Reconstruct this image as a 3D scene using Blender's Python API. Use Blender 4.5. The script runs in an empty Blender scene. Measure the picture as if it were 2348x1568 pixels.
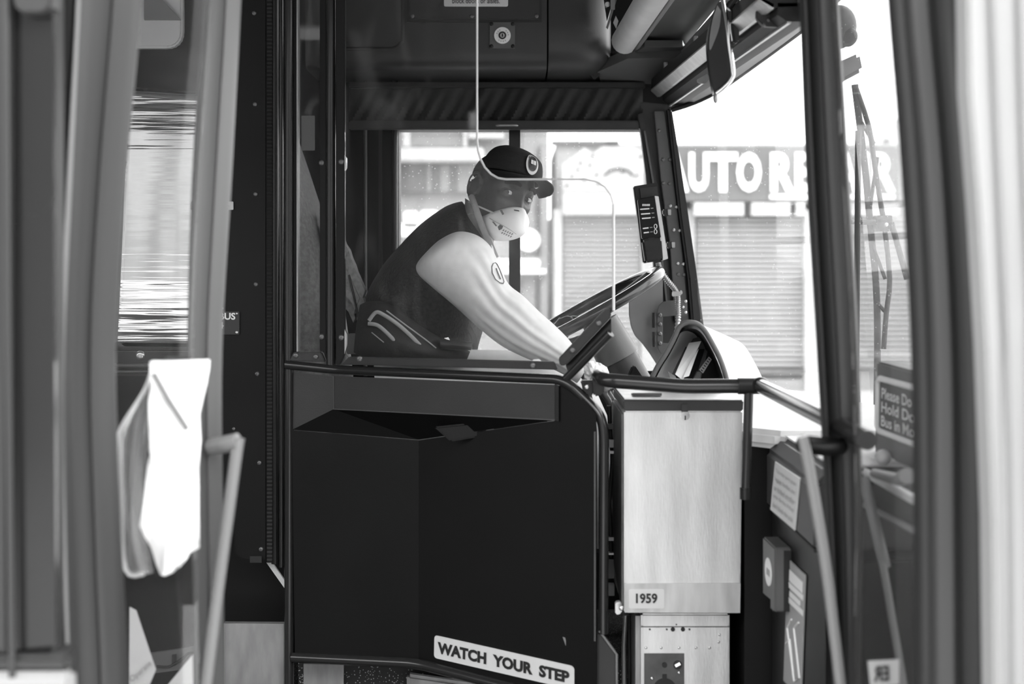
import bpy, bmesh, math, random
import numpy as np
from mathutils import Vector, Matrix

random.seed(7)
np.random.seed(7)
SC = bpy.context.scene
COL = SC.collection

# ------------------------------------------------------------------ camera
F = 3261.0            # focal length in pixels of a 2348 px wide frame (50 mm full frame)
VX, VY = 1174.0, 600.0  # principal point in the frame
CZ = 1.72             # eye height above the road
cam_d = bpy.data.cameras.new('camera')
cam_d.lens = 50.0
cam_d.sensor_width = 36.0
cam_d.sensor_fit = 'HORIZONTAL'
cam_d.shift_x = 0.0
cam_d.shift_y = -(784.0 - VY) / 2348.0
cam_d.clip_start = 0.05
cam_d.clip_end = 400
cam_d.dof.use_dof = True
cam_d.dof.focus_distance = 3.75
cam_d.dof.aperture_fstop = 3.0
cam = bpy.data.objects.new('camera', cam_d)
cam.location = (0, 0, CZ)
cam.rotation_euler = (math.pi / 2, 0, 0)
COL.objects.link(cam)
SC.camera = cam

# ------------------------------------------------------------------ sky and exposure
w = bpy.data.worlds.new('overcast_sky')
SC.world = w
w.use_nodes = True
bgn = w.node_tree.nodes['Background']
bgn.inputs[0].default_value = (1, 1, 1, 1)
bgn.inputs[1].default_value = 1.0
sun_d = bpy.data.lights.new('sun', 'SUN')
sun_d.energy = 0.25
sun_d.angle = math.radians(25)
sun = bpy.data.objects.new('sun', sun_d)
sun.rotation_euler = (math.radians(50), 0, math.radians(18))
sun.location = (0, -5, 8)
COL.objects.link(sun)
vs = SC.view_settings
vs.view_transform = 'Standard'
vs.look = 'None'
vs.gamma = 1.0
vs.use_curve_mapping = False
vs.exposure = 2.45

# ------------------------------------------------------------------ helpers: positions
def P(x, y, d):
    return Vector(((x - VX) * d / F, d, CZ - (y - VY) * d / F))
def PX(x, y, X):
    return P(x, y, X * F / (x - VX))
def PZ(x, y, z):
    return P(x, y, (CZ - z) * F / (y - VY))
def m(pxs, d):
    return pxs * d / F

# ------------------------------------------------------------------ helpers: materials
MATS = {}
def mat(name, base, rough=0.5, metal=0.0, var=0.0, scale=8.0, stretch=(1, 1, 1), bump=0.0, bscale=None, spec=0.5, speck=None, sheen=0.0):
    mt = bpy.data.materials.new(name)
    mt.use_nodes = True
    nt = mt.node_tree
    b = nt.nodes['Principled BSDF']
    b.inputs['Base Color'].default_value = (base, base, base, 1)
    b.inputs['Roughness'].default_value = rough
    b.inputs['Metallic'].default_value = metal
    b.inputs['Specular IOR Level'].default_value = spec
    if sheen:
        b.inputs['Sheen Weight'].default_value = sheen
    tc = nt.nodes.new('ShaderNodeTexCoord')
    mp = nt.nodes.new('ShaderNodeMapping')
    mp.inputs['Scale'].default_value = stretch
    nt.links.new(tc.outputs['Object'], mp.inputs['Vector'])
    if var > 0:
        n = nt.nodes.new('ShaderNodeTexNoise')
        n.inputs['Scale'].default_value = scale
        n.inputs['Detail'].default_value = 6
        nt.links.new(mp.outputs[0], n.inputs['Vector'])
        r = nt.nodes.new('ShaderNodeValToRGB')
        lo, hi = base * (1 - var), min(1, base * (1 + var))
        r.color_ramp.elements[0].color = (lo, lo, lo, 1)
        r.color_ramp.elements[1].color = (hi, hi, hi, 1)
        r.color_ramp.elements[0].position = 0.3
        r.color_ramp.elements[1].position = 0.7
        nt.links.new(n.outputs['Fac'], r.inputs[0])
        nt.links.new(r.outputs[0], b.inputs['Base Color'])
    if speck:
        v = nt.nodes.new('ShaderNodeTexVoronoi')
        v.inputs['Scale'].default_value = speck[0]
        nt.links.new(tc.outputs['Object'], v.inputs['Vector'])
        r = nt.nodes.new('ShaderNodeValToRGB')
        r.color_ramp.elements[0].color = (speck[2],) * 3 + (1,)
        r.color_ramp.elements[1].color = (base,) * 3 + (1,)
        r.color_ramp.elements[0].position = speck[1]
        r.color_ramp.elements[1].position = speck[1] + .04
        nt.links.new(v.outputs['Distance'], r.inputs[0])
        nt.links.new(r.outputs[0], b.inputs['Base Color'])
    if bump > 0:
        n2 = nt.nodes.new('ShaderNodeTexNoise')
        n2.inputs['Scale'].default_value = bscale or scale
        n2.inputs['Detail'].default_value = 4
        nt.links.new(mp.outputs[0], n2.inputs['Vector'])
        bp = nt.nodes.new('ShaderNodeBump')
        bp.inputs['Strength'].default_value = bump
        bp.inputs['Distance'].default_value = 0.01
        nt.links.new(n2.outputs['Fac'], bp.inputs['Height'])
        nt.links.new(bp.outputs[0], b.inputs['Normal'])
    MATS[name] = mt
    return mt

def glass_mat(name, tint=0.93, gloss=0.06, haze=0.03, smudge=0.0, sscale=3.0, stretch=(1, 1, 1), drops=0.0, dscale=60.0, drop_size=.16, haze_col=.8):
    mt = bpy.data.materials.new(name)
    mt.use_nodes = True
    nt = mt.node_tree
    nt.nodes.remove(nt.nodes['Principled BSDF'])
    out = nt.nodes['Material Output']
    tr = nt.nodes.new('ShaderNodeBsdfTransparent')
    tr.inputs[0].default_value = (tint, tint, tint, 1)
    df = nt.nodes.new('ShaderNodeBsdfDiffuse')
    df.inputs[0].default_value = (haze_col,) * 3 + (1,)
    tl = nt.nodes.new('ShaderNodeBsdfTranslucent')
    tl.inputs[0].default_value = (haze_col,) * 3 + (1,)
    ds = nt.nodes.new('ShaderNodeMixShader')
    ds.inputs[0].default_value = .5
    nt.links.new(df.outputs[0], ds.inputs[1]); nt.links.new(tl.outputs[0], ds.inputs[2])
    gl = nt.nodes.new('ShaderNodeBsdfGlossy')
    gl.inputs['Roughness'].default_value = 0.03
    gl.inputs['Color'].default_value = (1, 1, 1, 1)
    tc = nt.nodes.new('ShaderNodeTexCoord')
    mp = nt.nodes.new('ShaderNodeMapping')
    mp.inputs['Scale'].default_value = stretch
    nt.links.new(tc.outputs['Object'], mp.inputs[0])
    val = nt.nodes.new('ShaderNodeMath'); val.operation = 'ADD'
    val.inputs[0].default_value = haze; val.inputs[1].default_value = 0
    if smudge > 0:
        n = nt.nodes.new('ShaderNodeTexNoise')
        n.inputs['Scale'].default_value = sscale; n.inputs['Detail'].default_value = 8
        n.inputs['Distortion'].default_value = 1.5
        nt.links.new(mp.outputs[0], n.inputs['Vector'])
        r = nt.nodes.new('ShaderNodeMapRange')
        r.inputs['From Min'].default_value = .52; r.inputs['From Max'].default_value = .75
        r.inputs['To Max'].default_value = smudge
        nt.links.new(n.outputs['Fac'], r.inputs['Value'])
        nt.links.new(r.outputs[0], val.inputs[1])
    last = val
    if drops > 0:
        v = nt.nodes.new('ShaderNodeTexVoronoi')
        v.inputs['Scale'].default_value = dscale
        nt.links.new(tc.outputs['Object'], v.inputs['Vector'])
        r2 = nt.nodes.new('ShaderNodeMapRange')
        r2.inputs['From Min'].default_value = drop_size; r2.inputs['From Max'].default_value = drop_size * .6
        r2.inputs['To Min'].default_value = 0; r2.inputs['To Max'].default_value = drops
        nt.links.new(v.outputs['Distance'], r2.inputs['Value'])
        add = nt.nodes.new('ShaderNodeMath'); add.operation = 'ADD'
        nt.links.new(val.outputs[0], add.inputs[0]); nt.links.new(r2.outputs[0], add.inputs[1])
        last = add
    m1 = nt.nodes.new('ShaderNodeMixShader')
    nt.links.new(last.outputs[0], m1.inputs[0])
    nt.links.new(tr.outputs[0], m1.inputs[1]); nt.links.new(ds.outputs[0], m1.inputs[2])
    m2 = nt.nodes.new('ShaderNodeMixShader')
    lw = nt.nodes.new('ShaderNodeLayerWeight'); lw.inputs['Blend'].default_value = .5
    pw = nt.nodes.new('ShaderNodeMath'); pw.operation = 'POWER'; pw.inputs[1].default_value = 5
    nt.links.new(lw.outputs['Facing'], pw.inputs[0])
    mu = nt.nodes.new('ShaderNodeMath'); mu.operation = 'MULTIPLY_ADD'
    mu.inputs[1].default_value = .9
    mu.inputs[2].default_value = gloss
    mu.use_clamp = True
    nt.links.new(pw.outputs[0], mu.inputs[0])
    nt.links.new(mu.outputs[0], m2.inputs[0])
    nt.links.new(m1.outputs[0], m2.inputs[1]); nt.links.new(gl.outputs[0], m2.inputs[2])
    nt.links.new(m2.outputs[0], out.inputs['Surface'])
    MATS[name] = mt
    return mt

mat('black_paint', .012, .3, var=.2, scale=20, spec=.35)
mat('black_gloss', .018, .18)
mat('black_plastic', .015, .45, spec=.3, var=.15, scale=30, bump=.08, bscale=300)
mat('underside_shade', .003, .7, spec=.1)
mat('shopfront', .26, .8, var=.3, scale=.6, stretch=(1, 1, .3))
mat('panel_dark', .0055, .45, spec=.22, var=.25, scale=3, bump=.03, bscale=250)
mat('panel_charcoal', .032, .45, spec=.35, var=.15, scale=6, bump=.05, bscale=300)
mat('panel_grey', .08, .45, var=.1, scale=8, bump=.05, bscale=300)
mat('panel_midgrey', .17, .5, var=.08, scale=8)
mat('dash_light', .55, .5, var=.06, scale=10)
mat('rubber', .012, .55)
mat('ribbed_rubber', .02, .5)
mat('steel', .62, .36, metal=.75, var=.14, scale=5, stretch=(5, 5, .8), bump=.05, bscale=60)
mat('steel_dull', .35, .42, metal=.6, var=.2, scale=9, stretch=(4, 4, 1))
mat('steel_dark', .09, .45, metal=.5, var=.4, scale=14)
mat('chrome', .8, .12, metal=1)
mat('polished', .8, .07, metal=1, bump=.35, bscale=3.2, stretch=(.25, 1, 6))
mat('bolt', .16, .35, metal=.6)
mat('bolt_bright', .6, .25, metal=.9)
mat('door_grey', .03, .35, var=.25, scale=2, stretch=(3, 3, .4))
mat('door_light', .18, .35)
mat('stile_grey', .075, .35, var=.25, scale=2, stretch=(3, 3, .4))
mat('steel_bend_shade', .5, .42, metal=.7, var=.2, scale=7, stretch=(5, 5, .8))
mat('body_white', .29, .4, var=.05, scale=3)
mat('body_glass_dark', .016, .15, var=.35, scale=1.6, stretch=(1, 1, .6))
mat('floor_speckle', .015, .5, speck=(160, .22, .45))
mat('white_sticker', .6, .5, var=.03, scale=20)
mat('white_plastic', .75, .4)
mat('sticker_grey', .32, .5)
mat('ink', .012, .6)
mat('print_white', .8, .5)
mat('paper', .85, .8, var=.04, scale=12)
mat('cloth_white', .92, .9)
mat('skin', .036, .42, var=.28, scale=24, bump=.12, bscale=160)
mat('eye_white', .55, .3)
mat('iris', .012, .15)
mat('hair', .01, .8)
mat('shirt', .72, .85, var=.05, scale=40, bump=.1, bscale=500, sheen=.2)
mat('shirt_shade', .28, .85, var=.08, scale=60)  # shirt cloth at the collar, its shade put into the colour
mat('vest', .016, .85, var=.5, scale=120, bump=.3, bscale=180, sheen=.1)
mat('cap_cloth', .014, .85, var=.2, scale=200, bump=.15, bscale=500)
mat('badge_white', .6, .7)
mat('mask_white', .9, .85, bump=.08, bscale=300)
mat('mask_ink', .12, .8)
mat('strap', .45, .7)
mat('trousers', .8, .85, var=.05, scale=30)
mat('seat_fabric', .30, .9, var=.25, scale=90, bump=.2, bscale=300)
mat('jacket', .02, .8, var=.3, scale=60, bump=.2, bscale=60)
mat('stripe', .32, .6)
mat('shade_fabric', .022, .8, var=.2, scale=80)
mat('asphalt', .18, .9, var=.2, scale=4)
mat('pavement', .42, .9, var=.1, scale=2)
mat('facade', .30, .8, var=.15, scale=1.2)
mat('facade_dark', .09, .7, var=.25, scale=2)
mat('facade_mid', .18, .8, var=.2, scale=1.5)
mat('facade_light', .42, .8)
mat('shutter', .33, .6, var=.08, scale=1)
mat('sign_board', .10, .5, var=.25, scale=1.0)
mat('sign_letter', .95, .5)
mat('acrylic_edge', .62, .3)
glass_mat('acrylic', tint=.96, gloss=.014, haze=.004, smudge=.05, sscale=5, stretch=(1.6, 1, .5))
glass_mat('acrylic_narrow', tint=.8, gloss=.05, haze=.03, smudge=.12, sscale=8, stretch=(2, 1, .5))
glass_mat('window_glass', tint=.93, gloss=.04, haze=.07, smudge=.08, sscale=4, drops=.5, dscale=70, drop_size=.14)
glass_mat('windscreen_glass', tint=.93, gloss=.04, haze=.07, smudge=.06, sscale=4, drops=.5, dscale=75, drop_size=.14)
glass_mat('door_glass', tint=.88, gloss=.05, haze=.02, smudge=.05, sscale=2)
glass_mat('clear_plastic', tint=.8, gloss=.09, haze=.12, smudge=.15, sscale=9)

# ------------------------------------------------------------------ helpers: objects
def link(o):
    COL.objects.link(o)
    return o
def base_of(parent):
    o, v = parent, Vector((0, 0, 0))
    while o is not None:
        v = v + o.location
        o = o.parent
    return v
def build(name, verts, faces, material, parent=None, smooth=True, angle=38, base=None):
    """one mesh object; verts in world metres"""
    vs_ = [Vector(v) for v in verts]
    if parent is not None:
        b = base_of(parent)
    else:
        if base is None:
            xs = [v.x for v in vs_]; ys = [v.y for v in vs_]; zs = [v.z for v in vs_]
            b = Vector(((min(xs) + max(xs)) / 2, (min(ys) + max(ys)) / 2, min(zs)))
        else:
            b = Vector(base)
    me = bpy.data.meshes.new(name)
    me.from_pydata([v - b for v in vs_], [], faces)
    me.validate()
    bm = bmesh.new(); bm.from_mesh(me)
    bmesh.ops.recalc_face_normals(bm, faces=bm.faces)
    bm.to_mesh(me); bm.free()
    me.materials.append(MATS[material])
    if smooth:
        for p in me.polygons:
            p.use_smooth = True
        me.set_sharp_from_angle(angle=math.radians(angle))
    o = bpy.data.objects.new(name, me)
    link(o)
    if parent is not None:
        o.parent = parent
    else:
        o.location = b
    return o
def thing(name, label, cat, loc, group=None):
    o = bpy.data.objects.new(name, None)
    o.empty_display_size = .05
    o.location = loc
    o['label'] = label
    o['category'] = cat
    if group:
        o['group'] = group
    return link(o)
def tag(o, label, cat, group=None):
    o['label'] = label
    o['category'] = cat
    if group:
        o['group'] = group
    return o
def struct(o, label=None, cat=None):
    o['kind'] = 'structure'
    if label:
        o['label'] = label
    if cat:
        o['category'] = cat
    return o
def sgroup(name, loc, label=None, cat=None):
    o = bpy.data.objects.new(name, None)
    o.location = loc
    o['kind'] = 'structure'
    if label: o['label'] = label
    if cat: o['category'] = cat
    return link(o)

def prism_data(front, thick, bevel=0.0, direction=None):
    """front: list of world points (outline); pushed back by thick along direction (default away from camera)"""
    dv = Vector(direction) if direction is not None else Vector((0, 1, 0))
    bm = bmesh.new()
    a = [bm.verts.new(p) for p in front]
    f = bm.faces.new(a)
    b = [bm.verts.new(Vector(p) + dv * thick) for p in front]
    bm.faces.new(list(reversed(b)))
    n = len(front)
    for i in range(n):
        bm.faces.new([a[(i + 1) % n], a[i], b[i], b[(i + 1) % n]])
    bmesh.ops.recalc_face_normals(bm, faces=bm.faces)
    if bevel > 0:
        bmesh.ops.bevel(bm, geom=list(bm.edges), offset=bevel, segments=2, affect='EDGES', clamp_overlap=True)
    big = [fc for fc in bm.faces if len(fc.verts) > 4]
    if big:
        bmesh.ops.triangulate(bm, faces=big)
    bm.verts.index_update()
    v = [x.co.copy() for x in bm.verts]
    fs = [[x.index for x in fc.verts] for fc in bm.faces]
    bm.free()
    return v, fs
def prism(name, pts, thick, material, parent=None, bevel=0.0, d=None, direction=None, base=None):
    """pts: (x,y,d) or (x,y) with d given, in photo pixels"""
    fr = [P(p[0], p[1], p[2] if len(p) > 2 else d) for p in pts]
    v, f = prism_data(fr, thick, bevel, direction)
    return build(name, v, f, material, parent, base=base)
def wprism(name, pts, thick, material, parent=None, bevel=0.0, direction=None):
    v, f = prism_data([Vector(p) for p in pts], thick, bevel, direction)
    return build(name, v, f, material, parent)
def boxw(name, x0, x1, y0, y1, z0, z1, material, parent=None, bevel=0.0):
    return wprism(name, [(x0, y0, z0), (x1, y0, z0), (x1, y0, z1), (x0, y0, z1)], y1 - y0, material, parent, bevel)
def rr(x0, y0, x1, y1, r, n=5, which=(1, 1, 1, 1)):
    """rounded rectangle outline in pixels: corners TL, TR, BR, BL"""
    out = []
    cs = [(x0 + r, y0 + r, 180, 0), (x1 - r, y0 + r, 270, 1), (x1 - r, y1 - r, 0, 2), (x0 + r, y1 - r, 90, 3)]
    sq = [(x0, y0), (x1, y0), (x1, y1), (x0, y1)]
    for cx, cy, a0, i in cs:
        if which[i]:
            for k in range(n + 1):
                a = math.radians(a0 + 90 * k / n)
                out.append((cx + r * math.cos(a), cy + r * math.sin(a)))
        else:
            out.append(sq[i])
    return out
def fillet(pts, r, n=6):
    pts = [Vector(p) for p in pts]
    out = [pts[0]]
    for i in range(1, len(pts) - 1):
        a, b, c = pts[i - 1], pts[i], pts[i + 1]
        ra = min(r, (a - b).length * .45); rc = min(r, (c - b).length * .45)
        p0 = b + (a - b).normalized() * ra
        p1 = b + (c - b).normalized() * rc
        for k in range(n + 1):
            t = k / n
            out.append(p0 * (1 - t) ** 2 + b * 2 * t * (1 - t) + p1 * t * t)
    out.append(pts[-1])
    return out
def catmull(pts, n=4):
    pts = [Vector(p) for p in pts]
    out = []
    for i in range(len(pts) - 1):
        p0 = pts[max(i - 1, 0)]; p1 = pts[i]; p2 = pts[i + 1]; p3 = pts[min(i + 2, len(pts) - 1)]
        for k in range(n):
            t = k / n
            out.append(.5 * ((2 * p1) + (p2 - p0) * t + (2 * p0 - 5 * p1 + 4 * p2 - p3) * t * t + (3 * p1 - p0 - 3 * p2 + p3) * t ** 3))
    out.append(pts[-1])
    return out
def tube_data(path, radius, seg=12, flat=None, closed=False):
    """radius: number or list; flat: (vector, factor) squeezes along a direction"""
    path = [Vector(p) for p in path]
    n = len(path)
    rad = radius if isinstance(radius, (list, tuple)) else [radius] * n
    tang = []
    for i in range(n):
        if closed:
            t = path[(i + 1) % n] - path[i - 1]
        else:
            t = path[min(i + 1, n - 1)] - path[max(i - 1, 0)]
        tang.append(t.normalized())
    up = Vector((0, 0, 1)) if abs(tang[0].z) < .9 else Vector((1, 0, 0))
    nrm = (up - tang[0] * up.dot(tang[0])).normalized()
    verts, faces = [], []
    for i in range(n):
        nrm = (nrm - tang[i] * nrm.dot(tang[i])).normalized()
        bn = tang[i].cross(nrm)
        for k in range(seg):
            a = 2 * math.pi * k / seg
            off = (nrm * math.cos(a) + bn * math.sin(a)) * rad[i]
            if flat:
                fv = Vector(flat[0]).normalized()
                off = off - fv * off.dot(fv) * (1 - flat[1])
            verts.append(path[i] + off)
    rings = n if closed else n - 1
    for i in range(rings):
        for k in range(seg):
            a = i * seg + k; b = i * seg + (k + 1) % seg
            c = ((i + 1) % n) * seg + (k + 1) % seg; d_ = ((i + 1) % n) * seg + k
            faces.append([a, b, c, d_])
    if not closed:
        faces.append(list(range(seg))[::-1])
        faces.append([(n - 1) * seg + k for k in range(seg)])
    return verts, faces
def tube(name, path, radius, material, parent=None, seg=14, flat=None, closed=False):
    v, f = tube_data(path, radius, seg, flat, closed)
    return build(name, v, f, material, parent, angle=50)
def loft_data(sections, seg=28, sub=4, fold=None, caps=True, power=2.0):
    """sections: (topx, topy, botx, boty, d, depth_radius) ; ellipse rings between the two outline pixels"""
    c, a, r = [], [], []
    for s in sections:
        T = P(s[0], s[1], s[4]); B = P(s[2], s[3], s[4])
        c.append((T + B) / 2); a.append((T - B) / 2); r.append(Vector((s[5], 0, 0)))
    c = catmull(c, sub); a = catmull(a, sub); r = catmull(r, sub)
    verts, faces = [], []
    n = len(c)
    for i in range(n):
        for k in range(seg):
            t = 2 * math.pi * k / seg
            ct, st = math.cos(t), math.sin(t)
            if power != 2.0:
                ct = math.copysign(abs(ct) ** (2 / power), ct); st = math.copysign(abs(st) ** (2 / power), st)
            s = 1.0
            if fold:
                s = fold(i / (n - 1), t)
            verts.append(c[i] + (a[i] * ct + Vector((0, -r[i].x, 0)) * st) * s)
    for i in range(n - 1):
        for k in range(seg):
            faces.append([i * seg + k, i * seg + (k + 1) % seg, (i + 1) * seg + (k + 1) % seg, (i + 1) * seg + k])
    if caps:
        faces.append(list(range(seg))[::-1]); faces.append([(n - 1) * seg + k for k in range(seg)])
    return verts, faces
def join_data(*lists):
    V, Fc = [], []
    for v, f in lists:
        o = len(V)
        V += list(v); Fc += [[i + o for i in q] for q in f]
    return V, Fc
def ellipsoid_data(c, rx, ry, rz, nu=16, nv=10, R=None):
    V, Fc = [], []
    c = Vector(c)
    for j in range(nv + 1):
        th = math.pi * j / nv
        for i in range(nu):
            ph = 2 * math.pi * i / nu
            p = Vector((rx * math.sin(th) * math.cos(ph), ry * math.sin(th) * math.sin(ph), rz * math.cos(th)))
            if R is not None:
                p = R @ p
            V.append(c + p)
    for j in range(nv):
        for i in range(nu):
            Fc.append([j * nu + i, j * nu + (i + 1) % nu, (j + 1) * nu + (i + 1) % nu, (j + 1) * nu + i])
    return V, Fc

# bolt heads: one shared mesh per material
_bolt = {}
def bolt_mesh(material):
    if material in _bolt:
        return _bolt[material]
    bm = bmesh.new()
    prof = [(1.0, 0), (1.0, .18), (.85, .42), (.55, .58), (.42, .6), (.36, .38), (0.0, .38)]
    seg = 14
    rings = []
    for r_, h in prof[:-1]:
        rings.append([bm.verts.new((r_ * math.cos(2 * math.pi * k / seg), -h, r_ * math.sin(2 * math.pi * k / seg))) for k in range(seg)])
    for a, b in zip(rings, rings[1:]):
        for k in range(seg):
            bm.faces.new([a[k], a[(k + 1) % seg], b[(k + 1) % seg], b[k]])
    bm.faces.new(rings[-1]); bm.faces.new(rings[0][::-1])
    bmesh.ops.recalc_face_normals(bm, faces=bm.faces)
    me = bpy.data.meshes.new('bolt')
    bm.to_mesh(me); bm.free()
    me.materials.append(MATS[material])
    for p in me.polygons:
        p.use_smooth = True
    me.set_sharp_from_angle(angle=math.radians(45))
    _bolt[material] = me
    return me
def bolt(x, y, d, rpx, parent, material='bolt', name='bolt'):
    o = bpy.data.objects.new(name, bolt_mesh(material))
    link(o); o.parent = parent
    o.location = P(x, y, d) - base_of(parent)
    o.scale = (m(rpx, d),) * 3
    return o
def boltw(pos, r, parent, material='bolt', name='bolt', rot=None):
    o = bpy.data.objects.new(name, bolt_mesh(material))
    link(o); o.parent = parent
    o.location = Vector(pos) - base_of(parent)
    o.scale = (r,) * 3
    if rot: o.rotation_euler = rot
    return o

# lettering mapped on a quad (TL, TR, BR, BL in world)
def text_data(s, offset=0.0, shear=0.0):
    cu = bpy.data.curves.new('txt', 'FONT')
    cu.body = s
    cu.offset = offset
    cu.resolution_u = 3
    cu.shear = shear
    ob = bpy.data.objects.new('txt', cu)
    link(ob)
    dg = bpy.context.evaluated_depsgraph_get()
    me = bpy.data.meshes.new_from_object(ob.evaluated_get(dg))
    v = np.array([tuple(x.co) for x in me.vertices])
    f = [list(p.vertices) for p in me.polygons]
    bpy.data.objects.remove(ob); bpy.data.curves.remove(cu); bpy.data.meshes.remove(me)
    lo, hi = v.min(0), v.max(0)
    v = (v - lo) / np.maximum(hi - lo, 1e-6)
    return v, f
def lettering(s, quad, parent, material='ink', offset=0.012, lift=.0015, name='lettering', mirror=False, pad=(0, 0, 0, 0), toward=None):
    v, f = text_data(s, offset)
    TL, TR, BR, BL = [Vector(q) for q in quad]
    nrm = (TR - TL).cross(BL - TL).normalized()
    ref = Vector(toward) if toward is not None else (cam.location - TL)
    if nrm.dot(ref) < 0:
        nrm = -nrm
    l, r_, t, b = pad
    out = []
    for x, y, z in v:
        if mirror: x = 1 - x
        u = l + x * (1 - l - r_); q = b + y * (1 - b - t)
        top = TL.lerp(TR, u); bot = BL.lerp(BR, u)
        out.append(bot.lerp(top, q) + nrm * lift)
    return build(name, out, f, material, parent, smooth=False)
def quadpx(pts, d=None):
    return [P(p[0], p[1], p[2] if len(p) > 2 else d) for p in pts]

# ================================================================== SETTING: street
struct(boxw('road', -60, 60, 5.2, 14.6, -.1, 0, 'asphalt'), 'grey asphalt road beyond the bus', 'road')
struct(boxw('pavement_near', -60, 60, -30, 5.2, -.1, -.001, 'pavement'), 'pale concrete pavement beside the bus', 'pavement')
struct(boxw('pavement_far', -60, 60, 14.6, 30, -.1, .08, 'pavement'), 'pale concrete pavement before the garages', 'pavement')
struct(boxw('building_unseen', -40, 40, -12, -8, -.05, 5.6, 'shopfront'), 'unseen row of shops added behind the camera to dim reflections', 'building')  # out of view, added to darken what the clear screen reflects

# ================================================================== STREET: buildings across the road
DB = 18.0
def bpx(name, x0, y0, x1, y1, d0, d1, material, parent, bevel=0.0):
    """box spanning a pixel rectangle at front depth d0, reaching back to d1"""
    return prism(name, [(x0, y0), (x1, y0), (x1, y1), (x0, y1)], d1 - d0, material, parent, bevel, d=d0)
_slat = None
def shutter(parent, x0, x1, y0, y1, d, n, material='shutter'):
    """roll shutter: each slat is a mesh of its own"""
    W = m(x1 - x0, d); H = m(y1 - y0, d); h = H / n
    me = bpy.data.meshes.new('slat')
    prof = [(0, 0), (-.035, .12), (-.05, .45), (-.03, .74), (0, .80), (.005, .82)]
    v, f = [], []
    for yy, t in prof:
        v += [(-W / 2, yy, t * h), (W / 2, yy, t * h)]
    for i in range(len(prof) - 1):
        f.append([2 * i, 2 * i + 1, 2 * i + 3, 2 * i + 2])
    f.append([0, 2, 4, 6, 8, 10]); f.append([11, 9, 7, 5, 3, 1])
    me.from_pydata(v, [], f)
    me.materials.append(MATS[material])
    for i in range(n):
        o = bpy.data.objects.new('slat', me); link(o); o.parent = parent
        c = P((x0 + x1) / 2, y1, d) + Vector((0, 0, i * h))
        o.location = c - base_of(parent)

gb = thing('garage_building', 'repair garage with white roller shutters under a large lettered sign', 'building', P(1700, 912, DB))
bpx('wall', 1262, 500, 2230, 925, DB + .25, DB + 3, 'facade', gb)
bpx('fascia', 1275, 330, 2080, 500, DB + .2, DB + 3, 'facade', gb)
bpx('slat_gap_shade', 1292, 497, 1466, 800, DB + .16, DB + .24, 'facade_dark', gb)  # dark sheet added behind the slats so their gaps look shaded
bpx('slat_gap_shade', 1596, 497, 2180, 842, DB + .16, DB + .24, 'facade_dark', gb)
shutter(gb, 1292, 1466, 497, 800, DB + .1, 26)
shutter(gb, 1596, 1846, 497, 842, DB + .1, 29)
shutter(gb, 1905, 2180, 497, 842, DB + .1, 29)
bpx('pillar', 1270, 480, 1289, 912, DB, DB + .4, 'facade_light', gb)
bpx('pillar', 1848, 480, 1886, 912, DB - .1, DB + .4, 'facade_light', gb)
bpx('pillar', 1470, 480, 1594, 912, DB, DB + .4, 'facade', gb)
bpx('kerb_band', 1596, 846, 1846, 858, DB, DB + .4, 'facade_dark', gb)
bpx('kerb_band', 1596, 870, 1846, 905, DB, DB + .4, 'facade_mid', gb)
bpx('kerb_band', 1292, 800, 1466, 905, DB, DB + .4, 'facade_mid', gb)
bpx('ledge', 1290, 438, 1470, 494, DB - .15, DB + .2, 'facade_light', gb, .02)
for x0, x1 in ((1592, 1706), (1724, 1812), (1826, 1846), (1890, 2060)):
    bpx('sign_strip', x0, 464, x1, 494, DB - .14, DB + .2, 'facade_light', gb)

sg = thing('shop_sign', 'long dark sign board with white AUTO REPAIR letters above shutters', 'sign', P(1800, 460, DB - .2))
bd = bpx('board', 1500, 335, 2062, 462, DB - .15, DB + .1, 'sign_board', sg, .01)
for s, x0, x1 in (('A', 1520, 1578), ('U', 1580, 1624), ('T', 1624, 1690), ('O', 1689, 1744), ('R', 1766, 1820), ('E', 1823, 1862),
                  ('P', 1866, 1914), ('A', 1912, 1966), ('I', 1972, 1990), ('R', 1998, 2052)):
    lettering(s, quadpx([(x0, 350), (x1, 350), (x1, 440), (x0, 440)], DB - .16), sg, 'sign_letter', offset=.035, lift=.03, name='letter')
bpx('underline', 1766, 446, 2052, 456, DB - .18, DB - .14, 'sign_letter', sg)

fl = thing('checkered_sign', 'white garage sign with a checkered flag and car outline', 'sign', P(1380, 438, DB - .2))
prism('board', [(1290, 375), (1315, 360), (1340, 338), (1360, 352), (1380, 336), (1450, 336), (1476, 350), (1476, 438), (1290, 438)], .1, 'facade_light', fl, d=DB - .15)
for (cx, cy) in ((1359, 357), (1331, 373), (1353, 378), (1325, 389), (1368, 400), (1340, 412), (1311, 404), (1395, 392), (1428, 393), (1460, 402), (1470, 358), (1300, 425), (1372, 420)):
    q = 5
    prism('check', [(cx - q, cy + 1), (cx + 2, cy - q), (cx + q, cy - 1), (cx - 2, cy + q)], .02, 'facade_dark', fl, d=DB - .17)
tube('car_outline', [P(x, y, DB - .17) for x, y in ((1385, 402), (1400, 390), (1420, 386), (1440, 390), (1452, 402))], .018, 'facade_dark', fl, seg=6)

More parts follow.
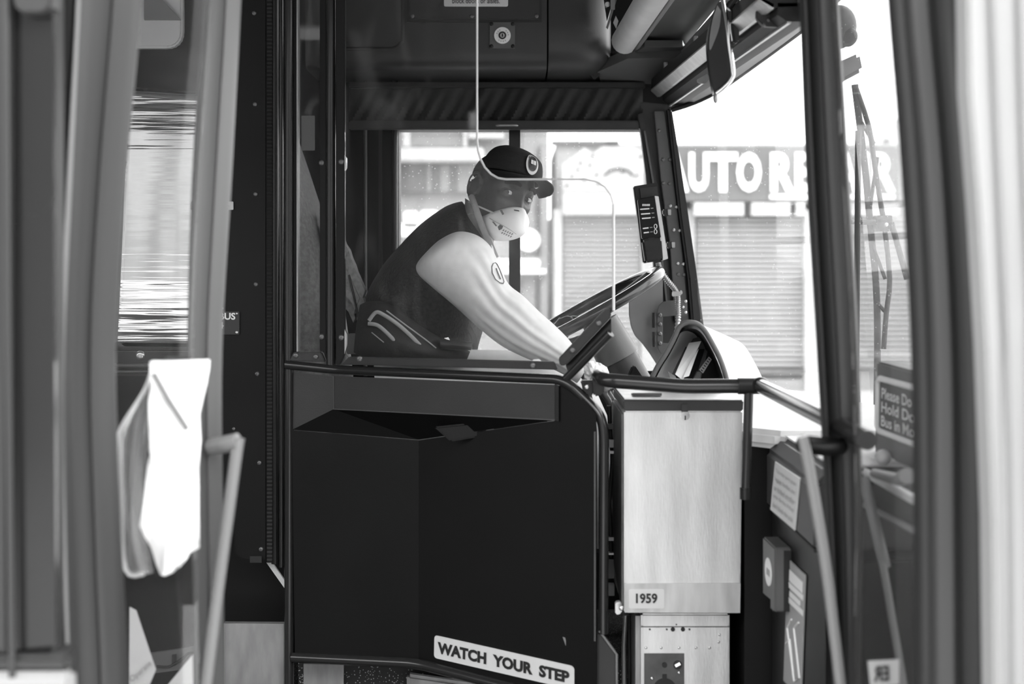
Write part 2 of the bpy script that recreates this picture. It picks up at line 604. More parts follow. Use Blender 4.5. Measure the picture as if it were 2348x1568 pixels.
sb = thing('shop_building', 'older shop front with bay windows seen through the driver window', 'building', P(1000, 930, DB))
bpx('wall', 560, 180, 1257, 930, DB + .3, DB + 4, 'facade', sb)
bpx('upper_wall', 905, 250, 1100, 336, DB + .1, DB + .4, 'facade_mid', sb)
bpx('cornice', 880, 338, 1110, 370, DB - .2, DB + .4, 'facade_light', sb, .02)
bpx('window', 905, 374, 1095, 440, DB + .1, DB + .4, 'facade_dark', sb)
bpx('mullion', 980, 374, 988, 440, DB + .05, DB + .15, 'facade_mid', sb)
bpx('window_shape', 1010, 380, 1030, 440, DB + .05, DB + .15, 'facade_mid', sb)
bpx('window_shape', 1050, 378, 1085, 440, DB + .05, DB + .15, 'facade_mid', sb)
bpx('downpipe', 924, 250, 940, 336, DB, DB + .12, 'facade_light', sb)
bpx('downpipe', 1062, 250, 1072, 336, DB, DB + .12, 'facade_light', sb)
bpx('window', 1078, 250, 1152, 304, DB, DB + .2, 'facade_dark', sb)
bpx('sill', 1074, 304, 1156, 316, DB - .1, DB + .2, 'facade_light', sb)
bpx('window_pane', 1086, 258, 1144, 300, DB - .03, DB + .05, 'facade_light', sb)
bpx('pilaster', 1200, 250, 1226, 920, DB, DB + .4, 'facade_mid', sb)
bpx('pilaster', 1240, 330, 1256, 920, DB, DB + .4, 'facade_mid', sb)
bpx('shop_door', 1100, 640, 1200, 925, DB + .1, DB + .4, 'facade_mid', sb)
bpx('fascia_cap', 1265, 322, 1420, 330, DB + .1, DB + .4, 'facade_dark', gb)
sl2 = thing('shop_lettering', 'blurred white sign shapes on the old shop front', 'sign', P(985, 545, DB))
for pts in (rr(926, 484, 958, 520, 5), rr(964, 482, 1004, 520, 6), rr(916, 512, 1062, 542, 8), rr(1012, 486, 1056, 520, 6)):
    prism('sign_shape', pts, .04, 'sign_letter', sl2, d=DB + .2)
ws = thing('hanging_sign', 'small dark shop sign with white rounded panel and strip', 'sign', P(1190, 640, DB - .3))
bpx('board', 1120, 588, 1256, 632, DB - .2, DB - .03, 'facade_mid', ws)
prism('panel', rr(1136, 594, 1238, 613, 8), .04, 'sign_letter', ws, d=DB - .24)
prism('strip', rr(1130, 617, 1252, 627, 4), .04, 'sign_letter', ws, d=DB - .24)
rd_ = thing('round_sign', 'round white shop sign beside the window bar', 'sign', P(1212, 580, DB - .3))
prism('disc', [(1212 + 26 * math.cos(a * .2618), 550 + 26 * math.sin(a * .2618)) for a in range(24)], .05, 'sign_letter', rd_, d=DB - .25)
tube('ring', [P(1212 + 12 * math.cos(a * .2618), 550 + 12 * math.sin(a * .2618), DB - .26) for a in range(24)], .012, 'facade_mid', rd_, seg=6, closed=True)
bpx('bracket', 1208, 574, 1216, 586, DB - .2, DB - .03, 'facade_mid', rd_)
hs = thing('gabled_house', 'small pale house with a gabled roof far along the street', 'building', P(2120, 760, 30))
prism('wall', [(1990, 400), (2260, 400), (2260, 830), (1990, 830)], 3, 'facade', hs, d=30)
prism('roof', [(1960, 345), (2090, 262), (2280, 262), (2280, 410), (1960, 410)], 3.2, 'facade_light', hs, d=29.8)
prism('chimney', rr(2028, 318, 2040, 350, 1), .5, 'facade_dark', hs, d=29.7)
prism('window', rr(2030, 470, 2075, 560, 1), .1, 'facade_dark', hs, d=29.95)

# ================================================================== SETTING: bus shell
XL = -5.0
struct(boxw('floor', XL, .98, 1.95, 4.62, .30, .38, 'floor_speckle'), 'speckled dark bus floor', 'floor')
struct(boxw('ceiling', XL, 1.02, 1.72, 4.75, 2.72, 2.80, 'panel_grey'), 'dark bus ceiling', 'ceiling')
struct(boxw('wall_left', XL - .06, XL, 1.75, 4.7, .3, 2.72, 'panel_midgrey'), 'dark end wall of the bus interior', 'wall')
# wall behind the driver window
wf = sgroup('wall_far', P(1000, 1480, 4.6), 'dark wall around the driver window', 'wall')
def farbox(name, x0, y0, x1, y1, material='panel_dark', d0=4.52, t=.1):
    return prism(name, [(x0, y0), (x1, y0), (x1, y1), (x0, y1)], t, material, wf, d=d0)
farbox('rear_panel', -300, -300, 914, 1500)
boxw('rear_sill', XL, -2.05, 4.52, 4.62, .3, 1.2, 'panel_midgrey', wf)
boxw('rear_head', XL, -2.05, 4.52, 4.62, 2.3, 2.72, 'panel_midgrey', wf)
farbox('lower_panel', 914, 862, 1640, 1500)
farbox('upper_panel', 914, -300, 1486, 297)
farbox('panel_joint', 868, 150, 876, 860, 'rubber', 4.505, .03)
tube('jamb_trim', [P(905, 160, 4.49), P(905, 862, 4.49)], m(7, 4.5), 'black_gloss', wf)
tube('jamb_trim', [P(838, 160, 4.49), P(838, 862, 4.49)], m(4, 4.5), 'panel_grey', wf)
# driver window
w1 = sgroup('window_1', P(1200, 862, 4.55), 'driver side window with a dark centre bar', 'window')
prism('glass', [(914, 297), (1480, 297), (1560, 862), (914, 862)], .006, 'window_glass', w1, d=4.56)
prism('centre_bar', [(1167, 296), (1193, 296), (1193, 862), (1167, 862)], .03, 'black_paint', w1, bevel=.002, d=4.53)
prism('sill', [(905, 850), (1600, 850), (1600, 868), (905, 868)], .08, 'black_paint', w1, d=4.48)
tube('latch', fillet([P(1130, 292, 4.44), P(1138, 287, 4.42), P(1186, 287, 4.42), P(1196, 294, 4.44)], .01), m(3, 4.4), 'steel_dull', w1)

# roller shade above the driver window
rs = thing('roller_shade', 'dark gathered fabric sun shade rolled down over the driver window', 'sun shade', P(1130, 297, 4.46))
nx, ny = 150, 10
V, Fc = [], []
for j in range(ny + 1):
    for i in range(nx + 1):
        x = 800 + (1474 - 800) * i / nx
        y = 199 + (276 - 199) * j / ny
        ph = (x + (y - 199) * .55) / 33 * 2 * math.pi
        amp = .008 * (.25 + .75 * j / ny)
        V.append(P(x, y, 4.44 + amp * math.sin(ph) + .004 * math.sin(ph * .37 + 1)))
for j in range(ny):
    for i in range(nx):
        a = j * (nx + 1) + i
        Fc.append([a, a + 1, a + nx + 2, a + nx + 1])
build('fabric', V, Fc, 'shade_fabric', rs)
prism('head_rail', [(800, 188), (1480, 188), (1480, 201), (800, 201)], .04, 'black_plastic', rs, .003, d=4.42)
prism('hem_bar', [(800, 276), (1470, 276), (1466, 297), (800, 297)], .02, 'panel_charcoal', rs, .004, d=4.42)

# A-pillar at the far corner of the windscreen
ap = sgroup('trim_1', P(1560, 790, 4.45), 'riveted dark windscreen pillar', 'pillar')
prism('pillar_body', [(1465, 232), (1538, 240), (1556, 400), (1590, 600), (1612, 790), (1545, 800), (1516, 620), (1492, 420), (1478, 330)], .12, 'panel_charcoal', ap, .004, d=4.44)
prism('corner_block', [(1472, 178), (1552, 170), (1552, 246), (1472, 246)], .1, 'panel_dark', ap, .003, d=4.46)
prism('window_channel', [(1462, 262), (1476, 258), (1490, 330), (1508, 430), (1530, 620), (1545, 800), (1512, 800), (1498, 600), (1481, 400), (1470, 310)], .03, 'rubber', ap, .002, d=4.415)
prism('channel_lip', [(1476, 300), (1480, 300), (1502, 430), (1532, 700), (1528, 700), (1498, 430)], .015, 'panel_grey', ap, d=4.405)
prism('rivet_strip', [(1500, 255), (1523, 255), (1545, 420), (1562, 560), (1580, 740), (1548, 740), (1536, 560), (1516, 420)], .02, 'panel_grey', ap, .002, d=4.42)
prism('windscreen_gasket', [(1530, 246), (1541, 250), (1577, 480), (1600, 640), (1620, 790), (1590, 790), (1578, 640), (1556, 480)], .06, 'rubber', ap, .01, d=4.40)
for (x, y, b) in ((1520, 366, 0), (1536, 366, 0), (1521, 420, 0), (1535, 421, 0), (1537, 472, 1), (1551, 474, 1), (1545, 527, 1), (1559, 528, 1),
                  (1554, 604, 1), (1567, 605, 1), (1555, 629, 0), (1568, 630, 0), (1512, 300, 0)):
    bolt(x, y, 4.42, 4.5, ap, 'bolt_bright' if b else 'bolt', 'rivet')

# windscreen
ws_pts = [(.58, 4.42), (.68, 4.27), (.80, 4.02), (.89, 3.7), (.945, 3.3), (.96, 2.9), (.945, 2.5), (.88, 2.15), (.78, 1.9)]
w2 = sgroup('window_2', (.9, 3.2, 1.28), 'curved bus windscreen', 'window')
cv = catmull([Vector((a, b, 0)) for a, b in ws_pts], 4)
V, Fc = [], []
nz = 6
for p in cv:
    for k in range(nz + 1):
        t = k / nz
        V.append(Vector((p.x - .05 * t, p.y, 1.26 + 1.24 * t)))
for i in range(len(cv) - 1):
    for k in range(nz):
        a = i * (nz + 1) + k
        Fc.append([a, a + 1, a + nz + 2, a + nz + 1])
build('glass', V, Fc, 'windscreen_glass', w2)
# front wall under the windscreen
V, Fc = [], []
for p in cv:
    V += [Vector((p.x, p.y, .3)), Vector((p.x, p.y, 1.28)), Vector((p.x + .08, p.y, 1.28)), Vector((p.x + .08, p.y, .3))]
for i in range(len(cv) - 1):
    for k in range(4):
        a = i * 4 + k; b = i * 4 + (k + 1) % 4
        Fc.append([a, b, b + 4, a + 4])
Fc += [[0, 1, 2, 3], [4 * len(cv) - 1, 4 * len(cv) - 2, 4 * len(cv) - 3, 4 * len(cv) - 4]]
struct(build('wall_front', V, Fc, 'panel_dark'), 'dark bus front below the windscreen', 'wall')
# centre bar of the windscreen seen through the door glass
tube('centre_bar', [P(1968, 300, 3.62), P(1962, 1010, 3.62)], m(7, 3.6), 'rubber', w2)

# near side of the bus: white outer skin
wnr = struct(prism('wall_near_right', [(2204, -900, 1.72), (2222, 200, 1.70), (2245, 500, 1.69), (2262, 800, 1.68), (2276, 1200, 1.69), (2282, 1700, 1.70), (2290, 2900, 1.70), (3700, 2900, 1.70), (3700, -900, 1.72)], .05, 'body_white', bevel=.004),
       'white outer side of the bus beside the door', 'wall')
tube('seam', catmull([P(2262, -300, 1.705), P(2285, 300, 1.69), P(2308, 800, 1.675), P(2318, 1200, 1.675), P(2322, 1800, 1.69)], 4), .0035, 'panel_midgrey', wnr, seg=8)
tube('seam', catmull([P(2330, -300, 1.705), P(2345, 300, 1.69), P(2366, 800, 1.675), P(2376, 1800, 1.69)], 4), .0035, 'panel_midgrey', wnr, seg=8)
wl = struct(prism('wall_near_left', [(-260, -900), (118, -900), (118, 1500), (150, 1500), (150, 2900), (-260, 2900)], .05, 'panel_charcoal', d=1.78), 'outer side of the bus left of the door', 'wall')
prism('door_pane', [(24, -300), (122, -300), (124, 700), (128, 1480), (28, 1490), (20, 700)], .01, 'body_glass_dark', wl, d=1.765)
prism('pane_rail', [(-80, -300), (22, -300), (22, 1500), (-80, 1500)], .02, 'door_grey', wl, .006, d=1.75)
tube('pane_trim', [P(12, -300, 1.745), P(18, 700, 1.745), (P(30, 1700, 1.745))], m(8, 1.75), 'door_grey', wl)
prism('bottom_trim', [(-80, 1506), (152, 1506), (160, 1542), (-80, 1542)], .03, 'door_grey', wl, .006, d=1.745)
prism('white_trim', [(-80, 1544), (160, 1544), (168, 1700), (-80, 1700)], .03, 'body_white', wl, .006, d=1.74)
prism('lamp_housing', rr(30, -60, 118, 30, 30), .04, 'door_grey', wl, .008, d=1.74)
struct(boxw('wall_near_low', XL, -.80, 1.76, 1.82, .3, 1.15, 'body_white'), 'bus side below the passenger windows', 'wall')
struct(boxw('wall_near_top', XL, 1.0, 1.70, 1.78, 2.60, 2.80, 'body_white'), 'bus side above the door', 'wall')

# ================================================================== DOOR LEAVES
def stile_data(rows, d, depth, prof):
    """rows: (y, x0, x1); prof: list of (u across 0..1, w toward camera 0..1)"""
    V, Fc = [], []
    # smooth rows
    ys = [Vector((r[0], r[1], r[2])) for r in rows]
    ys = catmull(ys, 5)
    n = len(prof)
    for r in ys:
        y, x0, x1 = r
        for u, wv in prof:
            p = P(x0 + (x1 - x0) * u, y, d)
            V.append(Vector((p.x, p.y - wv * depth, p.z)))
    for i in range(len(ys) - 1):
        for k in range(n):
            Fc.append([i * n + k, i * n + (k + 1) % n, (i + 1) * n + (k + 1) % n, (i + 1) * n + k])
    Fc.append(list(range(n))); Fc.append([(len(ys) - 1) * n + k for k in range(n)][::-1])
    return V, Fc
round_prof = [(0, 0), (0.02, .45), (.12, .8), (.3, .97), (.5, 1), (.7, .97), (.88, .8), (.98, .45), (1, 0)]
wave_prof = [(0, 0), (0, .55), (.05, .9), (.14, 1), (.22, .85), (.30, .62), (.55, .5), (.62, .62), (.74, .5), (.86, .25), (1, .1), (1, 0)]

d1 = sgroup('door_1', P(300, 1990, 1.95), 'open front door leaf with a hanging white cloth', 'door')
v, f = stile_data([(-250, 205, 340), (0, 199, 327), (400, 177, 290), (800, 162, 266), (1200, 168, 278), (1568, 178, 296), (2000, 190, 310)], 1.95, .06, wave_prof)
build('outer_stile', v, f, 'door_grey', d1, angle=50)
v, f = stile_data([(-250, 197, 210), (0, 192, 209), (400, 171, 188), (800, 155, 171), (1200, 160, 176), (1568, 172, 186), (2000, 184, 198)], 1.93, .045, round_prof)
build('edge_trim', v, f, 'door_light', d1, angle=50)
v, f = stile_data([(-250, 150, 198), (0, 148, 193), (400, 128, 172), (800, 124, 156), (1200, 136, 162), (1568, 148, 174), (2000, 160, 184)], 1.94, .03, round_prof)
build('rubber_seal', v, f, 'rubber', d1, angle=50)
v, f = stile_data([(-250, 500, 560), (0, 490, 553), (400, 462, 532), (800, 446, 510), (1200, 452, 512), (1568, 460, 516), (2000, 470, 530)], 2.22, .05, wave_prof)
build('inner_stile', v, f, 'stile_grey', d1, angle=50)
v, f = stile_data([(-250, 482, 502), (0, 472, 492), (400, 446, 464), (800, 436, 450), (1200, 444, 456), (1568, 450, 462), (2000, 460, 472)], 2.215, .03, round_prof)
build('rubber_seal', v, f, 'rubber', d1, angle=50)
v, f = stile_data([(-250, 330, 500), (0, 320, 486), (400, 284, 456), (800, 262, 444), (1200, 272, 450), (1568, 290, 458), (2000, 300, 465)], 2.10, .004, [(0, 0), (1, 0), (1, 1), (0, 1)])
build('glass', v, f, 'door_glass', d1)
gh = tube('grab_handle', fillet([P(548, 1004, 2.16), P(544, 1024, 2.16), P(500, 1350, 2.16), P(462, 1660, 2.16)], .05), m(14, 2.16), 'door_light', d1)
tube('handle_bracket', fillet([P(485, 1024, 2.19), P(520, 1018, 2.165), P(546, 1012, 2.16)], .03), [m(20, 2.17)] * 9, 'panel_midgrey', d1)

d2 = sgroup('door_2', P(2050, 1990, 1.95), 'open front door leaf beside the white bus skin', 'door')
v, f = stile_data([(-250, 1826, 1900), (0, 1838, 1912), (400, 1854, 1936), (800, 1876, 1958), (1200, 1898, 1966), (1568, 1912, 1962), (2000, 1925, 1975)], 2.30, .05, [(1 - u, q) for u, q in wave_prof][::-1])
build('inner_stile', v, f, 'door_grey', d2, angle=50)
v, f = stile_data([(-250, 1820, 1832), (0, 1832, 1844), (400, 1848, 1862), (800, 1872, 1884), (1200, 1894, 1906), (1568, 1908, 1920), (2000, 1920, 1932)], 2.29, .03, round_prof)
build('rubber_seal', v, f, 'rubber', d2, angle=50)
v, f = stile_data([(-250, 2020, 2070), (0, 2034, 2076), (400, 2066, 2112), (800, 2088, 2130), (1200, 2094, 2134), (1568, 2096, 2138), (2000, 2100, 2142)], 1.86, .03, round_prof)
build('rubber_seal', v, f, 'rubber', d2, angle=50)
v, f = stile_data([(-250, 2060, 2216), (0, 2070, 2214), (400, 2106, 2238), (800, 2126, 2262), (1200, 2128, 2276), (1568, 2130, 2282), (2000, 2134, 2290)], 1.84, .06, [(0, 0), (0, .3), (.06, .5), (.25, .6), (.40, .45), (.44, .75), (.52, 1), (.72, 1), (.80, .8), (.86, .3), (1, .2), (1, 0)])
build('outer_stile', v, f, 'door_grey', d2, angle=50)
v, f = stile_data([(-250, 1895, 2040), (0, 1908, 2044), (400, 1932, 2072), (800, 1954, 2094), (1200, 1962, 2098), (1568, 1958, 2100), (2000, 1970, 2104)], 2.08, .004, [(0, 0), (1, 0), (1, 1), (0, 1)])
build('glass', v, f, 'door_glass', d2)
tube('grab_handle', fillet([P(1840, 1000, 2.2), P(1852, 1050, 2.2), P(1895, 1300, 2.2), P(1940, 1680, 2.2)], .06), m(13, 2.2), 'door_light', d2)
tube('handle_bracket', fillet([P(1842, 1018, 2.21), P(1880, 1024, 2.24), P(1925, 1022, 2.28)], .03), m(22, 2.22), 'panel_dark', d2)
qd = [(1990, 1516), (2062, 1512), (2062, 1570), (1996, 1574)]
st = prism('sticker', qd, .002, 'sticker_grey', d2, d=2.075)  # glass reflection of a street sign, painted in as a mirrored plate
lettering('ER', quadpx(qd, 2.074), st, 'ink', offset=.03, mirror=True, pad=(.12, .35, .2, .2))

# ================================================================== LEFT SIDE: equipment cover behind the door
wr = sgroup('wall_rear', P(400, 1700, 3.7), 'dark bulkhead behind the driver', 'wall')
prism('bulkhead', [(-900, -500), (655, -500), (655, 1850), (-900, 1850)], .05, 'panel_dark', wr, d=3.74)
ec = thing('equipment_cover', 'tall black riveted cover panel beside the driver partition', 'panel', P(575, 1285, 3.64))
prism('cover', [(455, -60), (612, -60), (612, 1284), (575, 1286), (556, 1284), (545, 1276), (538, 1262), (534, 1200), (455, 1200)], .05, 'panel_dark', ec, .004, d=3.62)
V, Fc = [], []
n = 300
for i in range(n + 1):
    y = -60 + (1290 + 60) * i / n
    dd = 3.612 - (.004 if i % 2 else 0)
    V += [P(612, y, dd), P(624, y, dd)]
for i in range(n):
    Fc.append([2 * i, 2 * i + 1, 2 * i + 3, 2 * i + 2])
rb = build('ribbed_strip', V, Fc, 'ribbed_rubber', ec, smooth=False)
tube('rounded_edge', [P(631, -60, 3.62), P(631, 1292, 3.62)], m(9, 3.62), 'black_paint', ec)
for y, x in ((30, 583), (239, 585), (445, 586), (652, 587), (857, 590), (1061, 595), (1259, 599)):
    bolt(x, y, 3.62, 5.5, ec, 'bolt', 'screw')
bolt(536, 983, 3.62, 4, ec, 'bolt', 'screw'); bolt(510, 668, 3.62, 3.5, ec, 'bolt_bright', 'screw'); bolt(510, 707, 3.62, 3.5, ec, 'bolt_bright', 'screw')
pl = prism('name_plate', rr(440, 714, 549, 767, 3), .003, 'black_gloss', ec, d=3.615)
lettering('BUS', quadpx([(503, 717), (540, 717), (540, 733), (503, 733)], 3.614), pl, 'print_white', offset=.03)
lettering('4', quadpx([(502, 738), (513, 738), (513, 753), (502, 753)], 3.614), pl, 'print_white', offset=.03)
bolt(543, 719, 3.614, 3, ec, 'bolt_bright', 'screw'); bolt(543, 762, 3.614, 4, ec, 'bolt_bright', 'screw')
sl = prism('label', rr(437, 462, 535, 481, 2), .002, 'white_sticker', ec, d=3.615)
lettering('ER', quadpx([(441, 466), (458, 466), (458, 474), (441, 474)], 3.614), sl, 'ink')
lettering('R', quadpx([(520, 465), (526, 465), (526, 473), (520, 473)], 3.614), sl, 'ink')
prism('slot', [(573, 1275), (600, 1275), (600, 1290), (573, 1290)], .004, 'rubber', ec, d=3.615)

kp = prism('kick_plate', [(513, 1429), (651, 1430), (651, 1760), (513, 1760)], .02, 'steel_dull', d=3.58)
tag(kp, 'scuffed bare metal kick plate low beside the partition', 'metal plate')
tag(prism('white_trim_strip', [(611, 1290), (624, 1290), (652, 1330), (652, 1348)], .01, 'white_plastic', d=3.66), 'short white slanting trim strip below the black cover', 'trim')
pp = prism('polished_panel', [(300, 200, 3.56), (380, 204, 3.56), (470, 216, 3.56), (470, 400, 3.52), (462, 600, 3.52), (440, 790, 3.56), (436, 806, 3.57), (262, 800, 3.57), (262, 600, 3.52), (290, 400, 3.52)], .02, 'polished')
bpy.data.objects.remove(pp)
V, Fc = [], []
nr, ncl = 28, 10
for j in range(nr + 1):
    t = j / nr
    y = 198 + (803 - 198) * t
    xl = 285 - 25 * t; xr = 476 - 30 * t
    for i in range(ncl + 1):
        u = i / ncl
        bul = .022 * math.sin(math.pi * min(max(t, .02), .98)) * (1 - .25 * (2 * u - 1) ** 2)
        V.append(P(xl + (xr - xl) * u, y + 14 * u * (1 - t), 3.66 - bul))
for j in range(nr):
    for i in range(ncl):
        a = j * (ncl + 1) + i
        Fc.append([a, a + 1, a + ncl + 2, a + ncl + 1])
rim = []
for j in range(nr + 1): rim.append(j * (ncl + 1))
pp = build('polished_panel', V, Fc, 'polished')
tag(pp, 'curved mirror-polished panel reflecting the street behind the door glass', 'mirror panel')
so = pp.modifiers.new('thickness', 'SOLIDIFY'); so.thickness = .012; so.offset = -1
lp = thing('light_cover', 'pale rounded light cover high behind the door glass', 'light cover', P(370, 112, 3.62))
prism('cover', rr(240, -90, 418, 110, 34, which=(1, 1, 1, 1)), .03, 'dash_light', lp, .006, d=3.60)
prism('upper_flap', [(330, -80), (372, 0), (414, 45), (330, 45)], .01, 'panel_midgrey', lp, d=3.585)
tb = thing('bulkhead_rail', 'thin dark rail with a large screw under the polished panel', 'rail', P(360, 850, 3.62))
prism('plate', [(255, 806), (452, 806), (452, 862), (255, 862)], .03, 'panel_charcoal', tb, .003, d=3.60)
tube('rail', [P(255, 838, 3.585), P(452, 838, 3.585)], m(5, 3.6), 'panel_grey', tb)
tube('rail', [P(255, 852, 3.585), P(452, 852, 3.585)], m(3, 3.6), 'panel_grey', tb)
bolt(322, 815, 3.60, 11, tb, 'bolt_bright', 'screw')

# white cloth and clear bag hanging on the door
cl = thing('white_cloth', 'overexposed white cloth hanging from the door rail', 'cloth', P(390, 1325, 2.06))
out = [(346, 829), (352, 826), (476, 826), (474, 850), (470, 880), (461, 925), (457, 950), (461, 1010), (458, 1060), (453, 1120), (448, 1180), (450, 1212), (459, 1254), (436, 1266), (412, 1284), (402, 1304), (388, 1318), (370, 1327), (360, 1324), (350, 1300), (338, 1260), (324, 1234), (315, 1210), (322, 1160), (327, 1110), (333, 1070), (346, 1030), (350, 985), (346, 930), (345, 880)]
bm = bmesh.new()
vv = [bm.verts.new(P(x, y, 2.06)) for x, y in out]
fc = bm.faces.new(vv)
bmesh.ops.triangulate(bm, faces=[fc])
bmesh.ops.subdivide_edges(bm, edges=list(bm.edges), cuts=3, use_grid_fill=True)
for q in bm.verts:
    q.co.y += .012 * math.sin(q.co.x * 60 + q.co.z * 6) + .008 * math.sin(q.co.z * 14 + q.co.x * 20)
bm.verts.index_update()
V = [q.co.copy() for q in bm.verts]; Fc = [[q.index for q in g.verts] for g in bm.faces]
bm.free()
co = build('cloth', V, Fc, 'cloth_white', cl, angle=180)
so = co.modifiers.new('thickness', 'SOLIDIFY'); so.thickness = .004
tube('pen', [P(352, 856, 2.03), P(385, 915, 2.03), P(430, 985, 2.03)], m(7, 2.04), 'panel_midgrey', cl)
bg = thing('plastic_bag', 'clear plastic bag hanging beside the white cloth on the door', 'bag', P(310, 1318, 2.09))
V, Fc = loft_data([(348, 838, 356, 838, 2.09, .006), (330, 890, 350, 890, 2.09, .010), (276, 980, 346, 980, 2.09, .02), (276, 1100, 336, 1100, 2.09, .03), (282, 1220, 340, 1220, 2.09, .03), (286, 1312, 352, 1312, 2.09, .015)], seg=20, sub=5)
build('bag_film', V, Fc, 'clear_plastic', bg)
tube('rim', catmull([P(352, 838, 2.08), P(332, 895, 2.08), P(279, 980, 2.08), P(275, 1020, 2.08), P(278, 1150, 2.08), P(288, 1305, 2.08), P(330, 1316, 2.08)], 4), m(5, 2.08), 'strap', bg)

def placard(name, pts, d, txt, q, label):
    t = thing(name, label, 'placard', P(sum(p[0] for p in pts) / len(pts), max(p[1] for p in pts), d))
    prism('card', pts, .003, 'white_sticker', t, d=d)
    if txt:
        lettering(txt, quadpx(q, d - .002), t, 'sticker_grey', offset=.01)
    return t
placard('card_placard', [(297, 1392), (312, 1400), (357, 1536), (330, 1600), (296, 1600)], 2.6, 'Operate', [(296, 1552), (342, 1512), (350, 1526), (304, 1568)], 'white pointed card with faint grey lettering low behind the door glass')
placard('plain_placard', [(442, 1500), (444, 1600), (360, 1600)], 2.62, None, None, 'plain white corner of a card low behind the door glass')
rl = thing('floor_label', 'grey strip label with black marks low on the bulkhead', 'label', P(420, 1545, 3.3))
prism('strip', [(345, 1498), (452, 1482), (452, 1530), (345, 1545)], .01, 'panel_grey', rl, d=3.3)
prism('block', [(394, 1502), (404, 1500), (404, 1524), (394, 1526)], .004, 'rubber', rl, d=3.295)
tube('curve', catmull([P(360, 1527, 3.294), P(385, 1528, 3.294), P(402, 1520, 3.294), P(420, 1508, 3.294), P(432, 1498, 3.294), P(450, 1496, 3.294)], 3), m(2.5, 3.3), 'rubber', rl, seg=6)
# ================================================================== OVERHEAD
oc = thing('overhead_locker', 'long dark overhead locker above the driver window', 'locker', P(1100, 158, 4.3))
def xprofile(name, x0, x1, prof, material, parent):
    """prof: (y, d) pixels/depth; extruded between pixel columns x0, x1 (columns taken at the first depth)"""
    V, Fc = [], []
    X0 = (x0 - VX) * prof[0][1] / F; X1 = (x1 - VX) * prof[0][1] / F
    n = len(prof)
    for X in (X0, X1):
        for y, d in prof:
            V.append(Vector((X, d, CZ - (y - VY) * prof[0][1] / F)))
    for k in range(n):
        Fc.append([k, (k + 1) % n, n + (k + 1) % n, n + k])
    Fc.append(list(range(n))[::-1]); Fc.append([n + k for k in range(n)])
    return build(name, V, Fc, material, parent)
lock_prof = [(-120, 4.20), (120, 4.20), (138, 4.203), (148, 4.212), (154, 4.23), (157, 4.26), (157, 4.52), (-120, 4.52)]
xprofile('body', 700, 1254, lock_prof, 'panel_charcoal', oc)
# the small hatch and its rounded groove
gp = catmull([P(780, 112, 4.197), P(880, 112, 4.197), P(905, 110, 4.197), P(919, 98, 4.197), P(923, 80, 4.197), P(924, -60, 4.197)], 4)
tube('hatch_groove', gp, m(4, 4.2), 'rubber', oc, seg=8, flat=((0, 1, 0), .3))
ac = prism('access_panel', [(938, -60), (1237, -60), (1237, 45), (938, 45)], .012, 'panel_charcoal', oc, .003, d=4.188)
prism('panel_shadow_gap', [(933, -60), (1242, -60), (1242, 51), (933, 51)], .004, 'rubber', oc, d=4.197)
for x in (945, 1082, 1230):
    bolt(x, 37, 4.188, 5, oc, 'bolt', 'screw')
nl = prism('notice', rr(1018, -40, 1165, 15, 4), .002, 'white_sticker', oc, d=4.185)
lettering('block doors or aisles.', quadpx([(1037, -5), (1146, -5), (1146, 8), (1037, 8)], 4.184), nl, 'ink', offset=.006)
ks = prism('switch_plate', rr(1123, 51, 1181, 111, 2), .006, 'panel_grey', oc, .001, d=4.194)
for x, y in ((1127, 55), (1176, 55), (1127, 106), (1176, 106)):
    bolt(x, y, 4.194, 4.5, oc, 'black_plastic', 'screw')
def disc(name, cx, cy, r, d, t, material, parent, n=28):
    return prism(name, [(cx + r * math.cos(2 * math.pi * k / n), cy + r * math.sin(2 * math.pi * k / n)) for k in range(n)], t, material, parent, d=d)
dl = disc('dial', 1152, 81, 19, 4.189, .006, 'white_plastic', oc)
tube('dial_ring', [P(1152 + 7 * math.cos(a * .3927), 81 + 7 * math.sin(a * .3927), 4.187) for a in range(16)], m(2, 4.2), 'ink', dl, seg=6, closed=True)
disc('key_barrel', 1152, 81, 5.5, 4.184, .004, 'chrome', dl, 16)
prism('keyhole', [(1151, 77), (1153, 77), (1154, 84), (1150, 84)], .001, 'ink', dl, d=4.183)
for k in range(14):
    a = math.radians(-70 + k * 22)
    if 3 <= k <= 4 or 8 <= k <= 9: continue
    cx, cy = 1152 + 13.5 * math.sin(a), 81 - 13.5 * math.cos(a)
    prism('dial_mark', [(cx - 1, cy - 1.4), (cx + 1, cy - 1.4), (cx + 1, cy + 1.4), (cx - 1, cy + 1.4)], .001, 'sticker_grey', dl, d=4.188)
# right locker with its curved corner
rk = thing('corner_locker', 'smooth dark corner locker curving above the windscreen pillar', 'locker', P(1330, 158, 4.3))
V, Fc = [], []
cols = [(1258, 4.20), (1290, 4.20), (1320, 4.204), (1345, 4.21), (1365, 4.222), (1380, 4.24), (1392, 4.262), (1401, 4.29), (1408, 4.34), (1410, 4.5)]
rows_ = [(-120, 0.), (60, 0.), (95, .002), (115, .008), (130, .02), (143, .045), (152, .08), (158, .14), (160, .30)]
for (x, d) in cols:
    X = (x - VX) * 4.2 / F
    sh = max(0, (x - 1330)) / 80.0
    for (y, dd) in rows_:
        yy = y + (-22 * sh * sh * (y > 90) * min(1, (y - 90) / 60.0)) if y > 90 else y
        V.append(Vector((X + max(0, .02 - 0) * 0, min(d + dd, 4.53), CZ - (yy - VY) * 4.2 / F)))
nr = len(rows_)
for i in range(len(cols) - 1):
    for k in range(nr - 1):
        Fc.append([i * nr + k, i * nr + k + 1, (i + 1) * nr + k + 1, (i + 1) * nr + k])
build('shell', V, Fc, 'panel_charcoal', rk, angle=80)
